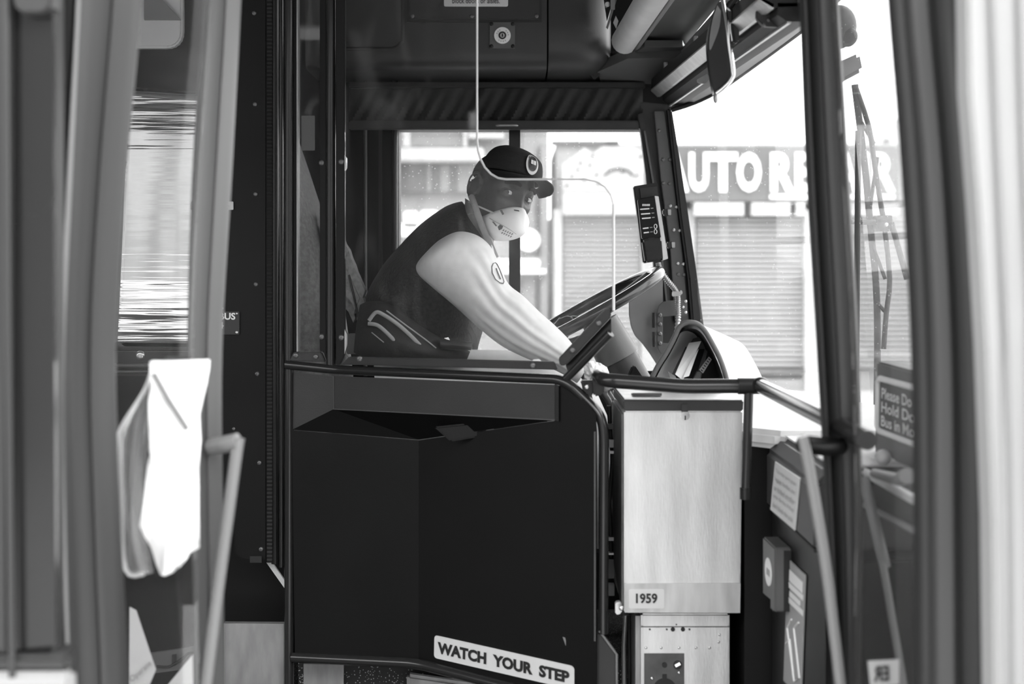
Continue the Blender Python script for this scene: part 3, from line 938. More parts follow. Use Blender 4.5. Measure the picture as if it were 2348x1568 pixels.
lkp = prism('switch_panel', [(1382, -20, 4.16), (1412, -20, 4.05), (1392, 48, 4.18)], .01, 'black_plastic', rk)
prism('panel_edge', [(1414, -20, 4.04), (1420, -20, 4.04), (1394, 66, 4.18), (1390, 62, 4.18)], .01, 'panel_midgrey', rk)
disc('switch_knob', 1393, 10, 6, 4.10, .02, 'chrome', rk, 12)
prism('switch_label', rr(1400, -15, 1410, 22, 1), .003, 'panel_midgrey', rk, d=4.06)
prism('small_label', [(1412, 36), (1418, 48), (1413, 66), (1406, 52)], .003, 'sticker_grey', rk, d=4.14)

# soffit over the front: horizontal, about z = 2.34
so_ = sgroup('trim_2', P(1560, 150, 4.3), 'dark ceiling soffit above the windscreen', 'soffit')
ZS = 2.345
def soff(name, pts, material, z=ZS, t=.03):
    return wprism(name, [PZ(x, y, z) for x, y in pts], t, material, so_, direction=(0, 0, 1))
# rolled front edge of the locker running toward the door
V, Fc = [], []
ea = P(1433, 124, 4.24); eb = ea + Vector((.022, -1.1, 0))
for i in range(9):
    t = i / 8
    c = ea.lerp(eb, t)
    for k in range(9):
        a = math.radians(-110 + 140 * k / 8)
        V.append(Vector((c.x + .040 * math.sin(a), c.y, c.z + .040 - .040 * math.cos(a))))
for i in range(8):
    for k in range(8):
        Fc.append([i * 9 + k, i * 9 + k + 1, (i + 1) * 9 + k + 1, (i + 1) * 9 + k])
build('rolled_edge', V, Fc, 'dash_light', so_, angle=80)
soff('soffit_rear', [(1380, 150), (1432, 132), (1575, 130), (1520, 165), (1490, 190), (1400, 190)], 'panel_grey', ZS)
wprism('soffit_panel', [PZ(1470, 112, 2.375), PZ(1565, 112, 2.375), PZ(1640, 20, 2.375), PZ(1690, -60, 2.375), PZ(1560, -60, 2.375)], .02, 'panel_grey', so_, direction=(0, 0, 1))
soff('soffit_lip', [(1440, 130), (1575, 130), (1565, 108), (1478, 108)], 'panel_grey', ZS, .02)
tube('soffit_seam', [PZ(1436, 131, ZS - .001), PZ(1575, 131, ZS - .001)], .003, 'rubber', so_, seg=6)
wprism('recess_wall', [PZ(1488, 112, 2.345), PZ(1560, 112, 2.345), PZ(1560, 102, 2.372), PZ(1488, 102, 2.372)], .006, 'panel_dark', so_)
tube('soffit_rib', [PZ(1560, 128, ZS), PZ(1668, 10, ZS)], .012, 'panel_midgrey', so_)
tube('soffit_rib', [PZ(1450, 124, ZS + .012), PZ(1552, -20, ZS + .012)], .008, 'panel_midgrey', so_)
wprism('corner_cover', [P(1370, 165, 4.35), P(1440, 134, 4.25), P(1570, 132, 4.2), P(1515, 190, 4.44), P(1480, 200, 4.5), P(1380, 196, 4.5)], .03, 'panel_grey', so_, direction=(0, .3, 1))
prism('camera_pod', [(1345, 160, 4.36), (1372, 157, 4.36), (1376, 172, 4.36), (1362, 183, 4.36)], .03, 'black_plastic', so_, .003)

# blind housing: beam along the windscreen head
A = Vector((.438, 4.42, 2.232)); B = Vector((.508, 2.88, 2.232))
bh = thing('blind_housing', 'long black blind housing with an aluminium strip along the windscreen head', 'blind housing', A)
def beam(name, sec, material, a=A, b=B):
    V, Fc = [], []
    n = len(sec)
    for p in (a, b):
        for sx, sz in sec:
            V.append(Vector((p.x + sx, p.y, p.z + sz)))
    for k in range(n):
        Fc.append([k, (k + 1) % n, n + (k + 1) % n, n + k])
    Fc.append(list(range(n))[::-1]); Fc.append([n + k for k in range(n)])
    return build(name, V, Fc, material, bh)
beam('housing', [(-.005, .018), (-.005, .055), (.07, .055), (.07, .005), (.02, .003)], 'black_plastic')
beam('aluminium_strip', [(-.007, .019), (.013, .000), (.022, .000), (.022, .010), (-.006, .024)], 'steel')
beam('lower_rail', [(.030, -.012), (.030, .012), (.09, .012), (.09, -.026), (.050, -.026)], 'black_plastic')
beam('bright_lip', [(.049, -.030), (.056, -.030), (.058, -.026), (.049, -.024)], 'steel')
prism('end_bracket', [(1737, -30, 2.95), (1790, -30, 2.95), (1788, 62, 2.95), (1752, 60, 2.95), (1735, 42, 2.95)], .02, 'panel_charcoal', bh, .002)
for x, y in ((1762, 15), (1762, 46), (1740, 2), (1785, 2), (1752, 57)):
    bolt(x, y, 2.95, 4, bh, 'bolt', 'rivet')
prism('buckle', [(1598, 182, 3.7), (1622, 168, 3.66), (1630, 180, 3.64), (1618, 192, 3.68), (1600, 190, 3.7)], .01, 'steel_dull', bh, .002)
for x, y, d in ((1526, 165, 4.25), (1595, 105, 3.75)):
    tube('hanger_pin', [P(x, y - 22, d), P(x, y + 6, d)], .006, 'steel_dull', bh)
# header trim between the housing and the windscreen head
hd_o = [(1541, 252, 4.41), (1590, 236, 4.37), (1640, 212, 4.32), (1690, 178, 4.25), (1740, 142, 4.18), (1792, 104, 4.10), (1845, 64, 4.0), (1930, -10, 3.85), (2060, -140, 3.55)]
V, Fc = [], []
for i, (x, y, d) in enumerate(hd_o):
    t = i / (len(hd_o) - 1)
    q = A.lerp(B + (B - A) * .4, t) + Vector((.08, 0, -.02))
    V += [P(x, y, d), q, q + Vector((0, 0, .05)), P(x, y, d) + Vector((0, 0, .05))]
for i in range(len(hd_o) - 1):
    for k in range(4):
        a = i * 4 + k; b_ = i * 4 + (k + 1) % 4
        Fc.append([a, b_, b_ + 4, a + 4])
hdr = struct(build('trim_3', V, Fc, 'panel_grey'), 'grey windscreen header trim', 'trim')
tube('gasket', catmull([P(x, y, d - .01) for x, y, d in hd_o], 3), m(6, 4.2), 'rubber', hdr)

# interior mirror, seen nearly edge on
mr = thing('interior_mirror', 'oval interior mirror with a bright metal rim hanging at the windscreen', 'mirror', P(1645, 236, 3.12))
V, Fc = [], []
outl = catmull([Vector((x, y, 0)) for x, y in ((1648, 4), (1632, 40), (1623, 90), (1624, 130), (1630, 175), (1637, 212), (1645, 218), (1668, 196), (1678, 170), (1674, 120), (1666, 60), (1660, 15), (1654, 2))], 3)
prism('mirror_back', [(p.x, p.y) for p in outl], .03, 'black_gloss', mr, .006, d=3.12)
gp = catmull([Vector((x, y, 0)) for x, y in ((1645, 12), (1634, 45), (1627, 90), (1628, 115), (1638, 95), (1650, 60), (1653, 25))], 3)
prism('mirror_glass', [(p.x, p.y) for p in gp], .004, 'panel_midgrey', mr, d=3.112)
tube('rim', catmull([P(1656, -4, 3.12), P(1664, 40, 3.115), P(1672, 100, 3.11), P(1680, 160, 3.11), P(1676, 182, 3.11), P(1660, 200, 3.115), P(1642, 214, 3.12)], 4), m(6, 3.12), 'chrome', mr)
tube('mirror_stem', fillet([P(1668, 20, 3.13), P(1690, -10, 3.13), P(1700, -60, 3.13)], .02), m(9, 3.12), 'black_gloss', mr)
prism('stem_plate', [(1676, -40), (1697, -40), (1695, 95), (1684, 100), (1678, 60)], .02, 'panel_charcoal', mr, .003, d=3.16)
V, Fc = ellipsoid_data(P(1641, 225, 3.12), m(6, 3.12), .008, m(12, 3.12))
build('pull_tab', V, Fc, 'steel_dull', mr)

# outside: mirror assembly and wipers
em = thing('exterior_mirror', 'dark outside mirror head on a bracket above the wipers', 'mirror', P(1930, 205, 4.05))
V, Fc = ellipsoid_data(P(1925, 62, 4.05), m(38, 4.05), .06, m(50, 4.05), 18, 12)
build('mirror_head', V, Fc, 'black_plastic', em)
V, Fc = ellipsoid_data(P(1945, 85, 4.03), m(20, 4.05), .05, m(22, 4.05), 14, 10)
build('mirror_joint', V, Fc, 'black_plastic', em)
prism('bracket_box', [(1900, 152), (1972, 120), (1980, 162), (1908, 200)], .08, 'panel_grey', em, .01, d=4.05)
tube('mirror_arm', [P(1880, -80, 4.1), P(1905, 40, 4.1), P(1918, 160, 4.1)], m(10, 4.1), 'black_paint', em)
def wiper(lbl, arm, blade, link_, d):
    t = thing('windshield_wiper', lbl, 'wiper', P(arm[-1][0], arm[-1][1], d))
    tube('arm', catmull([P(x, y, d) for x, y in arm], 3), m(8, d), 'panel_charcoal', t, flat=((0, 1, 0), .5))
    tube('blade', catmull([P(x, y, d - .02) for x, y in blade], 3), m(6, d), 'rubber', t)
    for k, (a, b) in enumerate(link_):
        tube('claw', [P(a[0], a[1], d), P(b[0], b[1], d - .01)], m(4.5, d), 'panel_charcoal', t, seg=8)
    return t
wiper('wiper standing upright close to the door stile', [(1912, 200), (1922, 330), (1940, 480), (1948, 620), (1956, 760), (1970, 1010)], [(1922, 240), (1938, 430), (1950, 640), (1962, 860)], [((1930, 520), (1952, 505)), ((1932, 500), (1942, 560))], 3.9)
wiper('forked wiper with a long curved blade beyond the windscreen', [(1960, 194), (1972, 290), (1985, 400), (1996, 520), (2008, 640), (2012, 760), (2010, 1000)], [(1962, 200), (1992, 290), (2006, 380), (2020, 470), (2028, 520), (2040, 640), (2032, 720), (2026, 800)], [((1975, 280), (2004, 330)), ((1996, 470), (2012, 360)), ((2000, 560), (2030, 640)), ((2008, 690), (2034, 720))], 3.86)
wm = thing('wiper_motor', 'small square wiper linkage block at the windscreen', 'wiper linkage', P(2030, 560, 3.8))
prism('block', rr(2012, 494, 2046, 530, 3), .05, 'panel_charcoal', wm, .004, d=3.8)
bolt(2032, 515, 3.79, 5, wm, 'bolt_bright')
tube('rod', [P(2044, 510, 3.8), P(2080, 640, 3.8)], m(7, 3.8), 'panel_charcoal', wm)
tube('rod', [P(1945, 508, 3.82), P(2012, 510, 3.82)], m(6, 3.8), 'panel_charcoal', wm)

# ================================================================== DRIVER PARTITION
def dpart(x):
    return 1.0 / (1 / 3.5 + (1 / 3.1 - 1 / 3.5) * (x - 765) / 535.0)
def dleft(x):
    return 1.0 / (1 / 3.52 + (1 / 3.39 - 1 / 3.52) * (x - 670) / 290.0)
def dright(x):
    return 1.0 / (1 / 3.39 + (1 / 3.1 - 1 / 3.39) * (x - 960) / 340.0)
pt = thing('driver_partition', 'black metal driver partition with tube frame and clear screen', 'partition', P(960, 1950, 3.4))
def strip(name, pts, thick, material, parent=pt, bevel=0.0, df=dpart, off=0.0):
    return prism(name, [(x, y, df(x) + off) for x, y in pts], thick, material, parent, bevel)
# posts
tube('frame_tube', [P(663, -120, 3.53), P(663, 1950, 3.53)], m(11, 3.53), 'black_gloss', pt)
tube('frame_tube', [P(645, -120, 3.56), P(645, 1300, 3.56)], m(5, 3.53), 'black_gloss', pt)
tube('frame_tube', [P(759, -120, 3.51), P(759, 848, 3.51)], m(11, 3.51), 'black_gloss', pt)
prism('post_strip', [(770, -120), (791, -120), (791, 812), (780, 836), (770, 836)], .02, 'panel_dark', pt, .002, d=3.49)
prism('post_strip', [(664, -120), (680, -120), (680, 806), (664, 830)], .02, 'panel_dark', pt, .002, d=3.53)
prism('post_strip', [(733, -120), (749, -120), (749, 830), (741, 806), (733, 806)], .02, 'panel_dark', pt, .002, d=3.515)
prism('post_lip', [(680, -120), (683, -120), (683, 806), (680, 806)], .03, 'steel_dull', pt, d=3.52)
for x, y, d in ((783, 371, 3.49), (783, 774, 3.49), (666, 381, 3.53), (666, 770, 3.53), (738, 373, 3.515), (738, 772, 3.515)):
    bolt(x, y, d, 7, pt, 'bolt')
prism('clip', [(790, 355), (794, 362), (794, 384), (790, 392)], .02, 'bolt_bright', pt, d=3.485)
prism('clip', [(790, 755), (796, 766), (796, 790), (790, 812)], .02, 'bolt_bright', pt, d=3.485)
prism('narrow_pane', [(680, -120), (736, -120), (736, 812), (680, 812)], .006, 'acrylic_narrow', pt, d=3.535)
prism('pane_sticker', rr(691, 265, 722, 345, 2), .001, 'panel_grey', pt, d=3.53)
prism('bottom_strip', [(672, 808), (736, 808), (746, 830), (664, 828)], .02, 'panel_charcoal', pt, .002, d=3.515)
bolt(678, 815, 3.515, 6.5, pt, 'bolt'); bolt(724, 818, 3.515, 6.5, pt, 'bolt')
# narrow dark wall and grey slider visible through the narrow pane
# sill tubes
sill = [P(655, 836, 3.52), P(762, 847, dpart(762)), P(1296, 870, dpart(1296)), P(1374, 946, dpart(1350)), P(1385, 985, dpart(1360)), P(1384, 1200, dpart(1360)), P(1383, 1452, dpart(1360))]
tube('sill_tube', fillet(sill, .035, 8), m(11, 3.3), 'black_gloss', pt)
tube('corner_tube', [P(1298, 868, dpart(1298)), P(1400, 764, dpart(1400))], m(10, 3.1), 'black_gloss', pt)
strip('retaining_strip', [(800, 818), (1272, 829), (1279, 848), (782, 836)], .015, 'panel_charcoal', bevel=.002, off=-.012)
strip('retaining_strip', [(1281, 822), (1388, 708), (1399, 708), (1402, 726), (1297, 838), (1284, 838)], .015, 'panel_charcoal', bevel=.002, off=-.012)
strip('corner_filler', [(1297, 838), (1401, 728), (1402, 770), (1306, 866)], .008, 'black_paint', off=.004)
for x, y in ((825, 823), (1222, 838), (1313, 803), (1373, 741)):
    bolt(x, y, dpart(x) - .014, 7, pt, 'bolt')
strip('cap', [(1214, 832), (1224, 825), (1236, 824), (1246, 832)], .01, 'white_plastic', off=-.008)
# clear screen with rounded cut-out
scr = [(791, -120), (1094, -120), (1094, 320), (1096, 345), (1102, 365), (1112, 384), (1126, 399), (1142, 408), (1160, 411), (1340, 411), (1366, 416), (1386, 428), (1400, 446), (1407, 470), (1407, 712), (1297, 826), (1272, 832), (800, 821), (791, 810)]
strip('clear_screen', scr, .006, 'acrylic')
edge = [(1094, -120), (1094, 100), (1094, 320), (1096, 345), (1102, 365), (1112, 384), (1126, 399), (1142, 408), (1160, 411), (1200, 411), (1270, 411)]
tube('screen_edge', [P(x, y, dpart(x)) for x, y in edge], m(2.6, 3.2), 'acrylic_edge', pt, seg=8)
edge2 = [(1270, 411), (1340, 411), (1366, 416), (1386, 428), (1400, 446), (1407, 470), (1407, 712)]
tube('screen_edge', [P(x, y, dpart(x)) for x, y in edge2], m(1.8, 3.05), 'acrylic_edge', pt, seg=8)
tube('screen_edge', [P(1407, 470, dpart(1407)), P(1407, 712, dpart(1407))], m(3, 3.05), 'acrylic_edge', pt, seg=8)
# panels
prism('left_panel', [(x, y, dleft(x)) for x, y in ((669, 987), (960, 1010), (960, 1516), (676, 1500))], .01, 'panel_dark', pt)
prism('right_panel', [(x, y, dright(x)) for x, y in ((960, 1010), (1272, 965), (1276, 884), (1304, 884), (1330, 905), (1366, 950), (1369, 985), (1369, 1700), (1320, 1610), (960, 1516))], .01, 'panel_dark', pt)
# ledge box across the angled panels, with its sloping underside
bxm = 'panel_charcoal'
V = [P(765, 862, dpart(765) - .01), P(1272, 882, dpart(1272) - .005), P(1272, 963, dpart(1272) - .005), P(765, 938, dpart(765) - .01),
     P(664, 853, 3.53), P(670, 985, 3.525), P(960, 1008, 3.388), P(1280, 884, dpart(1280) + .01)]
Fc = [[0, 1, 2, 3], [4, 0, 3, 5], [3, 2, 6, 5], [4, 5, 6, 2, 1, 0]]
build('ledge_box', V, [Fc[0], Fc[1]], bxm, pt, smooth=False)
build('ledge_underside', [V[i] for i in Fc[2]], [[0, 1, 2, 3]], 'underside_shade', pt, smooth=False)  # shade of the downward face put into a darker colour than the box
tube('ledge_seam', [P(765, 862, dpart(765) - .012), P(765, 938, dpart(765) - .012), P(1272, 963, dpart(1272) - .007)], .0012, 'panel_grey', pt, seg=6)
strip('ledge_dark_strip', [(1272, 880), (1281, 884), (1281, 966), (1272, 964)], .02, 'black_paint', off=-.004)  # thin dark strip set beside the ledge box
prism('catch', [(995, 979), (1097, 968), (1123, 996), (1112, 1000), (1033, 1013)], .02, 'panel_dark', pt, .004, d=3.27)
tube('lower_tube', fillet([P(672, 1507, 3.52), P(958, 1521, 3.38), P(1380, 1630, 3.05)], .04), m(12, 3.35), 'black_gloss', pt)
for a, b, nm in ((900, 1452, 'panel_edge'),):
    strip(nm, [(1362, 990), (1366, 990), (1366, 1470), (1362, 1470)], .004, 'panel_grey', df=dright, off=-.004)
prism('foot_flange', [(1370, 1452), (1378, 1446), (1416, 1502), (1416, 1760), (1370, 1760)], .03, 'panel_charcoal', pt, .003, d=3.06)
tube('flange_edge', [P(1374, 1446, 3.055), P(1414, 1500, 3.055), P(1415, 1700, 3.055)], m(3, 3.06), 'panel_midgrey', pt, seg=8)
sgq = [(996, 1456), (1317, 1528), (1317, 1582), (995, 1508)]
# rounded sign plate on the angled right panel
def onright(u, v):
    TL, TR, BR, BL = [P(x, y, dright(x) - .004) for x, y in sgq]
    return TL.lerp(TR, u).lerp(BL.lerp(BR, u), v)
loop = []
for x, y in rr(0, 0, 6.0, 1.0, .14, 4):
    loop.append(onright(x / 6.0, y))
v, f = prism_data(loop, .003)
sp = build('step_sign', v, f, 'white_sticker', pt)
sp['label'] = 'pale sticker reading WATCH YOUR STEP'
q = [onright(0.03, .24), onright(.97, .24), onright(.97, .76), onright(.03, .76)]
lettering('WATCH  YOUR  STEP', q, sp, 'ink', offset=.05)
prism('scuff', [(1290, 1460), (1296, 1462), (1300, 1480), (1297, 1480)], .001, 'panel_midgrey', pt, d=dright(1295) - .002)
# driver platform seen below the panels
pf = thing('driver_platform', 'speckled dark driver platform edge below the partition', 'platform', P(900, 1960, 3.6))
prism('riser', [(684, 1516), (1460, 1516), (1460, 1960), (684, 1960)], .06, 'floor_speckle', pf, d=3.60)
prism('steel_patch', [(696, 1522), (788, 1524), (788, 1760), (696, 1760)], .01, 'steel_dull', pf, d=3.58)
prism('steel_step', [(932, 1546), (1300, 1600), (1300, 1800), (934, 1800)], .03, 'steel_dull', pf, .008, d=3.5)
boxw('deck', -.6, .42, 3.66, 4.5, .38, .62, 'floor_speckle', pf)

# ================================================================== HANDRAIL AND FAREBOX
hr = thing('handrail', 'black glossy handrail running above the fare box to the dashboard', 'handrail', P(1709, 1144, 2.96))
tube('rail', fillet([P(1373, 862, 3.05), P(1386, 872, 3.0), P(1520, 882, 2.97), P(1570, 886, 2.96), P(1700, 885, 2.95), P(1736, 885, 2.95)], .03), m(17, 2.95), 'black_gloss', hr)
tube('rail', [P(1742, 884, 2.95), P(1880, 952, 2.38), P(1990, 1010, 2.16)], m(17, 2.95), 'black_gloss', hr)
tube('coupling', [P(1692, 885, 2.95), P(1742, 885, 2.95)], m(19, 2.95), 'black_paint', hr)
V, Fc = ellipsoid_data(P(1744, 884, 2.94), m(21, 2.95), m(20, 2.95), m(20, 2.95), 18, 12)
build('elbow', V, Fc, 'black_paint', hr)
tube('support_leg', fillet([P(1717, 890, 2.95), P(1716, 940, 2.95), P(1709, 1140, 2.95)], .03), m(11, 2.95), 'black_gloss', hr)
tube('leg_foot', [P(1709, 1118, 2.95), P(1709, 1144, 2.95)], m(13, 2.95), 'black_paint', hr)
prism('end_bracket', [(1357, 852), (1378, 846), (1388, 868), (1384, 905), (1362, 910)], .03, 'black_paint', hr, .004, d=3.05)
bolt(1346, 887, 3.06, 6, hr, 'bolt_bright')
prism('lug', [(1330, 872), (1362, 872), (1362, 906), (1342, 906)], .02, 'black_paint', hr, .003, d=3.08)

fb = thing('fare_box', 'brushed steel fare box numbered 1959 beside the driver', 'fare box', P(1565, 1950, 3.15))
D0, D1 = 3.04, 3.34
prism('cabinet', [(1431, 942), (1703, 942), (1697, 1406), (1431, 1405)], D1 - D0, 'steel', fb, .003, d=D0)
lid = prism('lid', [(1430, 917), (1705, 919), (1704, 942), (1430, 941)], D1 - D0, 'panel_charcoal', fb, .002, d=D0 - .004)
# lid top in bare metal
v = [P(1430, 917, D0 - .004), P(1705, 919, D0 - .004)]
lt = wprism('lid_top', [v[0] + Vector((.002, .002, .001)), v[1] + Vector((-.002, .002, .001)), v[1] + Vector((-.002, D1 - D0, .001)), v[0] + Vector((.002, D1 - D0, .001))], .002, 'steel', fb, direction=(0, 0, 1))
zt = v[0].z + .004
wprism('coin_slot', [(P(1450, 905, 3.1).x, 3.09, zt), (P(1515, 905, 3.1).x, 3.09, zt), (P(1515, 905, 3.1).x, 3.13, zt), (P(1450, 905, 3.1).x, 3.13, zt)], .002, 'ink', fb, direction=(0, 0, 1))
wprism('slot_bracket', [(P(1449, 905, 3.1).x, 3.085, zt), (P(1516, 905, 3.1).x, 3.085, zt), (P(1516, 905, 3.1).x, 3.092, zt), (P(1449, 905, 3.1).x, 3.092, zt)], .006, 'steel_dark', fb, direction=(0, 0, 1))
lk = disc('lock', 1571, 953, 10, D0 - .006, .01, 'chrome', fb, 20)
prism('key_slot', [(1570, 953), (1573, 953), (1573, 963), (1570, 963)], .001, 'ink', lk, d=D0 - .0075)
prism('lock_flap', [(1562, 926), (1578, 926), (1578, 944), (1562, 944)], .003, 'panel_charcoal', fb, .001, d=D0 - .008)
sidex = P(1431, 1000, D0).x
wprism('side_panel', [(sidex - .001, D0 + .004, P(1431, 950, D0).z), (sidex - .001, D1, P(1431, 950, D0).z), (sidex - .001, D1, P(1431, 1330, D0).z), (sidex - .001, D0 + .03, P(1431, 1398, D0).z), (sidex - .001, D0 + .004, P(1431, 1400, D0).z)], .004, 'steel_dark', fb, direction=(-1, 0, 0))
wprism('side_trim', [(sidex - .006, D1 - .02, P(1431, 1060, D0).z), (sidex - .006, D1, P(1431, 1060, D0).z), (sidex - .006, D1, P(1431, 1330, D0).z), (sidex - .006, D1 - .02, P(1431, 1330, D0).z)], .003, 'steel', fb, direction=(-1, 0, 0))
prism('lower_front', [(1432, 1338, D0 - .0015), (1698, 1337, D0 - .0015), (1697, 1405, D0 - .0005), (1432, 1404, D0 - .0005)], .002, 'steel_bend_shade', fb)  # darker steel carries the shade of the inward bend
np_ = prism('number_plate', rr(1442, 1350, 1523, 1395, 4), .002, 'white_sticker', fb, d=D0 - .003)
lettering('1959', quadpx([(1458, 1360), (1507, 1360), (1507, 1383), (1458, 1383)], D0 - .003), np_, 'ink', offset=.03)
prism('crease', [(1440, 1340), (1600, 1339), (1600, 1341), (1440, 1342)], .0006, 'steel_dull', fb, d=D0 - .001)
bolt(1425, 1394, D0 - .01, 6, fb, 'bolt_bright', 'latch_pin')
prism('latch', [(1411, 1382), (1424, 1380), (1428, 1400), (1420, 1410), (1411, 1408)], .02, 'steel', fb, .002, d=D0 + .005)
# pedestal
E0 = 3.09
prism('pedestal', [(1470, 1407), (1673, 1407), (1673, 1960), (1470, 1960)], .22, 'steel', fb, .004, d=E0)
prism('pedestal_seam', [(1470, 1436), (1673, 1436), (1673, 1438), (1470, 1438)], .001, 'steel_dark', fb, d=E0 - .001)
prism('pedestal_side', [(1457, 1412), (1469, 1412), (1469, 1960), (1457, 1960)], .2, 'steel_dull', fb, d=E0 + .02)
for x, r_, mt_ in ((1490, 2.2, 'ink'), (1508, 5, 'white_plastic'), (1529, 2.2, 'ink'), (1543, 5, 'ink'), (1566, 5, 'ink'), (1581, 2.2, 'ink'), (1551, 1.6, 'ink')):
    disc('hole', x, 1443 if r_ > 1.8 else 1432, r_, E0 - .0015, .002, mt_, fb, 14)
for x, y in ((1481, 1485), (1516, 1485), (1557, 1485), (1596, 1485), (1627, 1485), (1650, 1455), (1648, 1472)):
    bolt(x, y, E0 - .0005, 3, fb, 'bolt_bright', 'screw')
op = prism('opening', [(1477, 1498), (1569, 1498), (1569, 1760), (1477, 1760)], .002, 'steel_dark', fb, d=E0 - .0015)
disc('vault_hole', 1524, 1582, 27, E0 - .003, .002, 'ink', op)
disc('port', 1524, 1525, 6, E0 - .004, .003, 'ink', op, 14)
disc('lock_disc', 1554, 1525, 10, E0 - .004, .003, 'rubber', op, 16)
prism('lock_bar', [(1547, 1524), (1558, 1518), (1561, 1524), (1550, 1530)], .004, 'chrome', op, d=E0 - .008)
prism('keyway', [(1519, 1546), (1529, 1546), (1529, 1562), (1519, 1562)], .002, 'ink', op, d=E0 - .004)
bolt(1495, 1555, E0 - .002, 4, op, 'bolt_bright', 'screw'); bolt(1557, 1542, E0 - .002, 3.5, op, 'bolt_bright', 'screw')
# cable chain between partition and fare box
cc = thing('cable_conduit', 'thin dark cables hanging between the partition and the fare box', 'cable', P(1420, 1950, 3.3))
tube('cable', catmull([P(1396, 930, 3.3), P(1400, 1000, 3.3), P(1404, 1060, 3.3), P(1398, 1150, 3.3), P(1402, 1300, 3.3)], 4), m(5, 3.3), 'rubber', cc)
tube('cable', [P(1434, 1410, 3.2), P(1430, 1480, 3.2), P(1432, 1700, 3.2)], m(5, 3.2), 'steel_dull', cc)
tube('cable', [P(1442, 1410, 3.22), P(1444, 1700, 3.22)], m(4, 3.2), 'rubber', cc)
for y, h_, mt_ in ((972, 12, 'steel_dark'), (1008, 18, 'steel_dull'), (1034, 6, 'steel'), (1232, 8, 'steel_dull'), (1268, 4, 'steel'), (1282, 44, 'steel_dark'), (1340, 26, 'panel_midgrey')):
    prism('connector', rr(1395, y, 1409, y + h_, 1.5), .02, mt_, cc, .002, d=3.28)

# ================================================================== DASHBOARD
ds_ = thing('dashboard', 'pale topped bus dashboard with dark lower panels below the windscreen', 'dashboard', (.7, 3.1, .38))
ZD = 1.365
tp = [PZ(1720, 985, ZD), PZ(1745, 1000, ZD), PZ(1872, 1000, ZD), Vector((.93, 2.95, ZD)), Vector((.93, 3.6, ZD)), Vector((.78, 4.0, ZD)), Vector((.66, 4.2, ZD)), PZ(1655, 862, ZD - .08) + Vector((0, 0, .08)), PZ(1722, 925, ZD)]
wprism('top', [Vector((.502, 3.04, ZD)), Vector((.56, 2.98, ZD)), Vector((.92, 2.98, ZD)), Vector((.92, 3.5, ZD)), Vector((.83, 3.85, ZD)), Vector((.62, 4.25, ZD)), Vector((.50, 4.25, ZD)), Vector((.47, 3.6, ZD))], .04, 'dash_light', ds_, .012, direction=(0, 0, -1))
boxw('front_panel', .50, .92, 3.06, 3.5, .38, ZD - .04, 'panel_dark', ds_)
boxw('under_dash', .40, .56, 3.5, 4.3, .62, ZD - .04, 'panel_dark', ds_)
# side module facing the door, plane X = .54
XS = .54
zt2 = P(1760, 1003, XS * F / (1760 - VX)).z
seam_z = P(1745, 1148, 3.08).z
wprism('module_upper', [(XS + .03, 2.54, zt2), (XS, 2.54, zt2 - .03), (XS, 2.54, seam_z), (.92, 2.54, seam_z), (.92, 2.54, zt2)], .48, 'panel_charcoal', ds_, .008)
wprism('module_top', [(XS + .035, 2.56, zt2 + .002), (.90, 2.56, zt2 + .002), (.90, 3.0, zt2 + .002), (XS + .035, 3.0, zt2 + .002)], .004, 'dash_light', ds_, direction=(0, 0, 1))
wprism('module_lower', [(XS + .012, 2.50, seam_z - .006), (XS + .012, 2.50, .38), (.92, 2.50, .38), (.92, 2.50, seam_z - .006)], .52, 'panel_dark', ds_, .004)
wprism('module_seam', [(XS + .004, 2.56, seam_z), (XS + .004, 3.01, seam_z), (XS + .004, 3.01, seam_z - .006), (XS + .004, 2.56, seam_z - .006)], .01, 'ink', ds_, direction=(1, 0, 0))
def sideq(pts, X):
    return [PX(x, y, X) for x, y in pts]
def side_sticker(name, pts, X, material, t=.002, bevel=0):
    return wprism(name, sideq(pts, X), t, material, ds_, bevel, direction=(1, 0, 0))
XU = XS - .003
ns = side_sticker('notice_sticker', [(1777, 1058), (1833, 1096), (1822, 1216), (1766, 1168)], XU, 'white_sticker')
def bil(q, u, v):
    return q[0].lerp(q[1], u).lerp(q[3].lerp(q[2], u), v)
Q = sideq([(1777, 1058), (1833, 1096), (1822, 1216), (1766, 1168)], XU)
for k, s in enumerate(('You may carry your', 'luggage, bundles, cart', 'or folded stroller', 'onto the bus if they', 'don\'t block the aisle')):
    a, b = .10 + k * .17, .10 + k * .17 + .11
    lettering(s, [bil(Q, .1, a), bil(Q, .92, a), bil(Q, .92, b), bil(Q, .1, b)], ns, 'sticker_grey', offset=.004, toward=(-1, 0, 0))
XM = XS + .008
# card reader box
cr_ = wprism('card_reader', sideq([(1749, 1230), (1776, 1256), (1776, 1402), (1766, 1398), (1766, 1376), (1749, 1362)], XM - .03), .034, 'panel_grey', ds_, .003, direction=(1, 0, 0))
Q2 = sideq([(1749, 1230), (1776, 1256), (1776, 1402), (1749, 1374)], XM - .031)
ring = [bil(Q2, .45 + .28 * math.cos(a * .2618), .48 + .22 * math.sin(a * .2618)) for a in range(24)]
v, f = prism_data(ring, .001, direction=(1, 0, 0))
rd2 = build('reader_disc', v, f, 'print_white', cr_)
v, f = prism_data([bil(Q2, a, b) for a, b in ((.35, .43), (.62, .43), (.62, .53), (.35, .53))], .001, direction=(-1, 0, 0))
build('reader_icon', v, f, 'sticker_grey', rd2)
wprism('reader_side', sideq([(1777, 1258), (1797, 1262), (1797, 1402), (1777, 1402)], XM - .012), .015, 'black_plastic', ds_, direction=(1, 0, 0))
fs = side_sticker('folding_sticker', [(1806, 1280), (1846, 1318), (1836, 1600), (1796, 1560)], XM, 'sticker_grey')
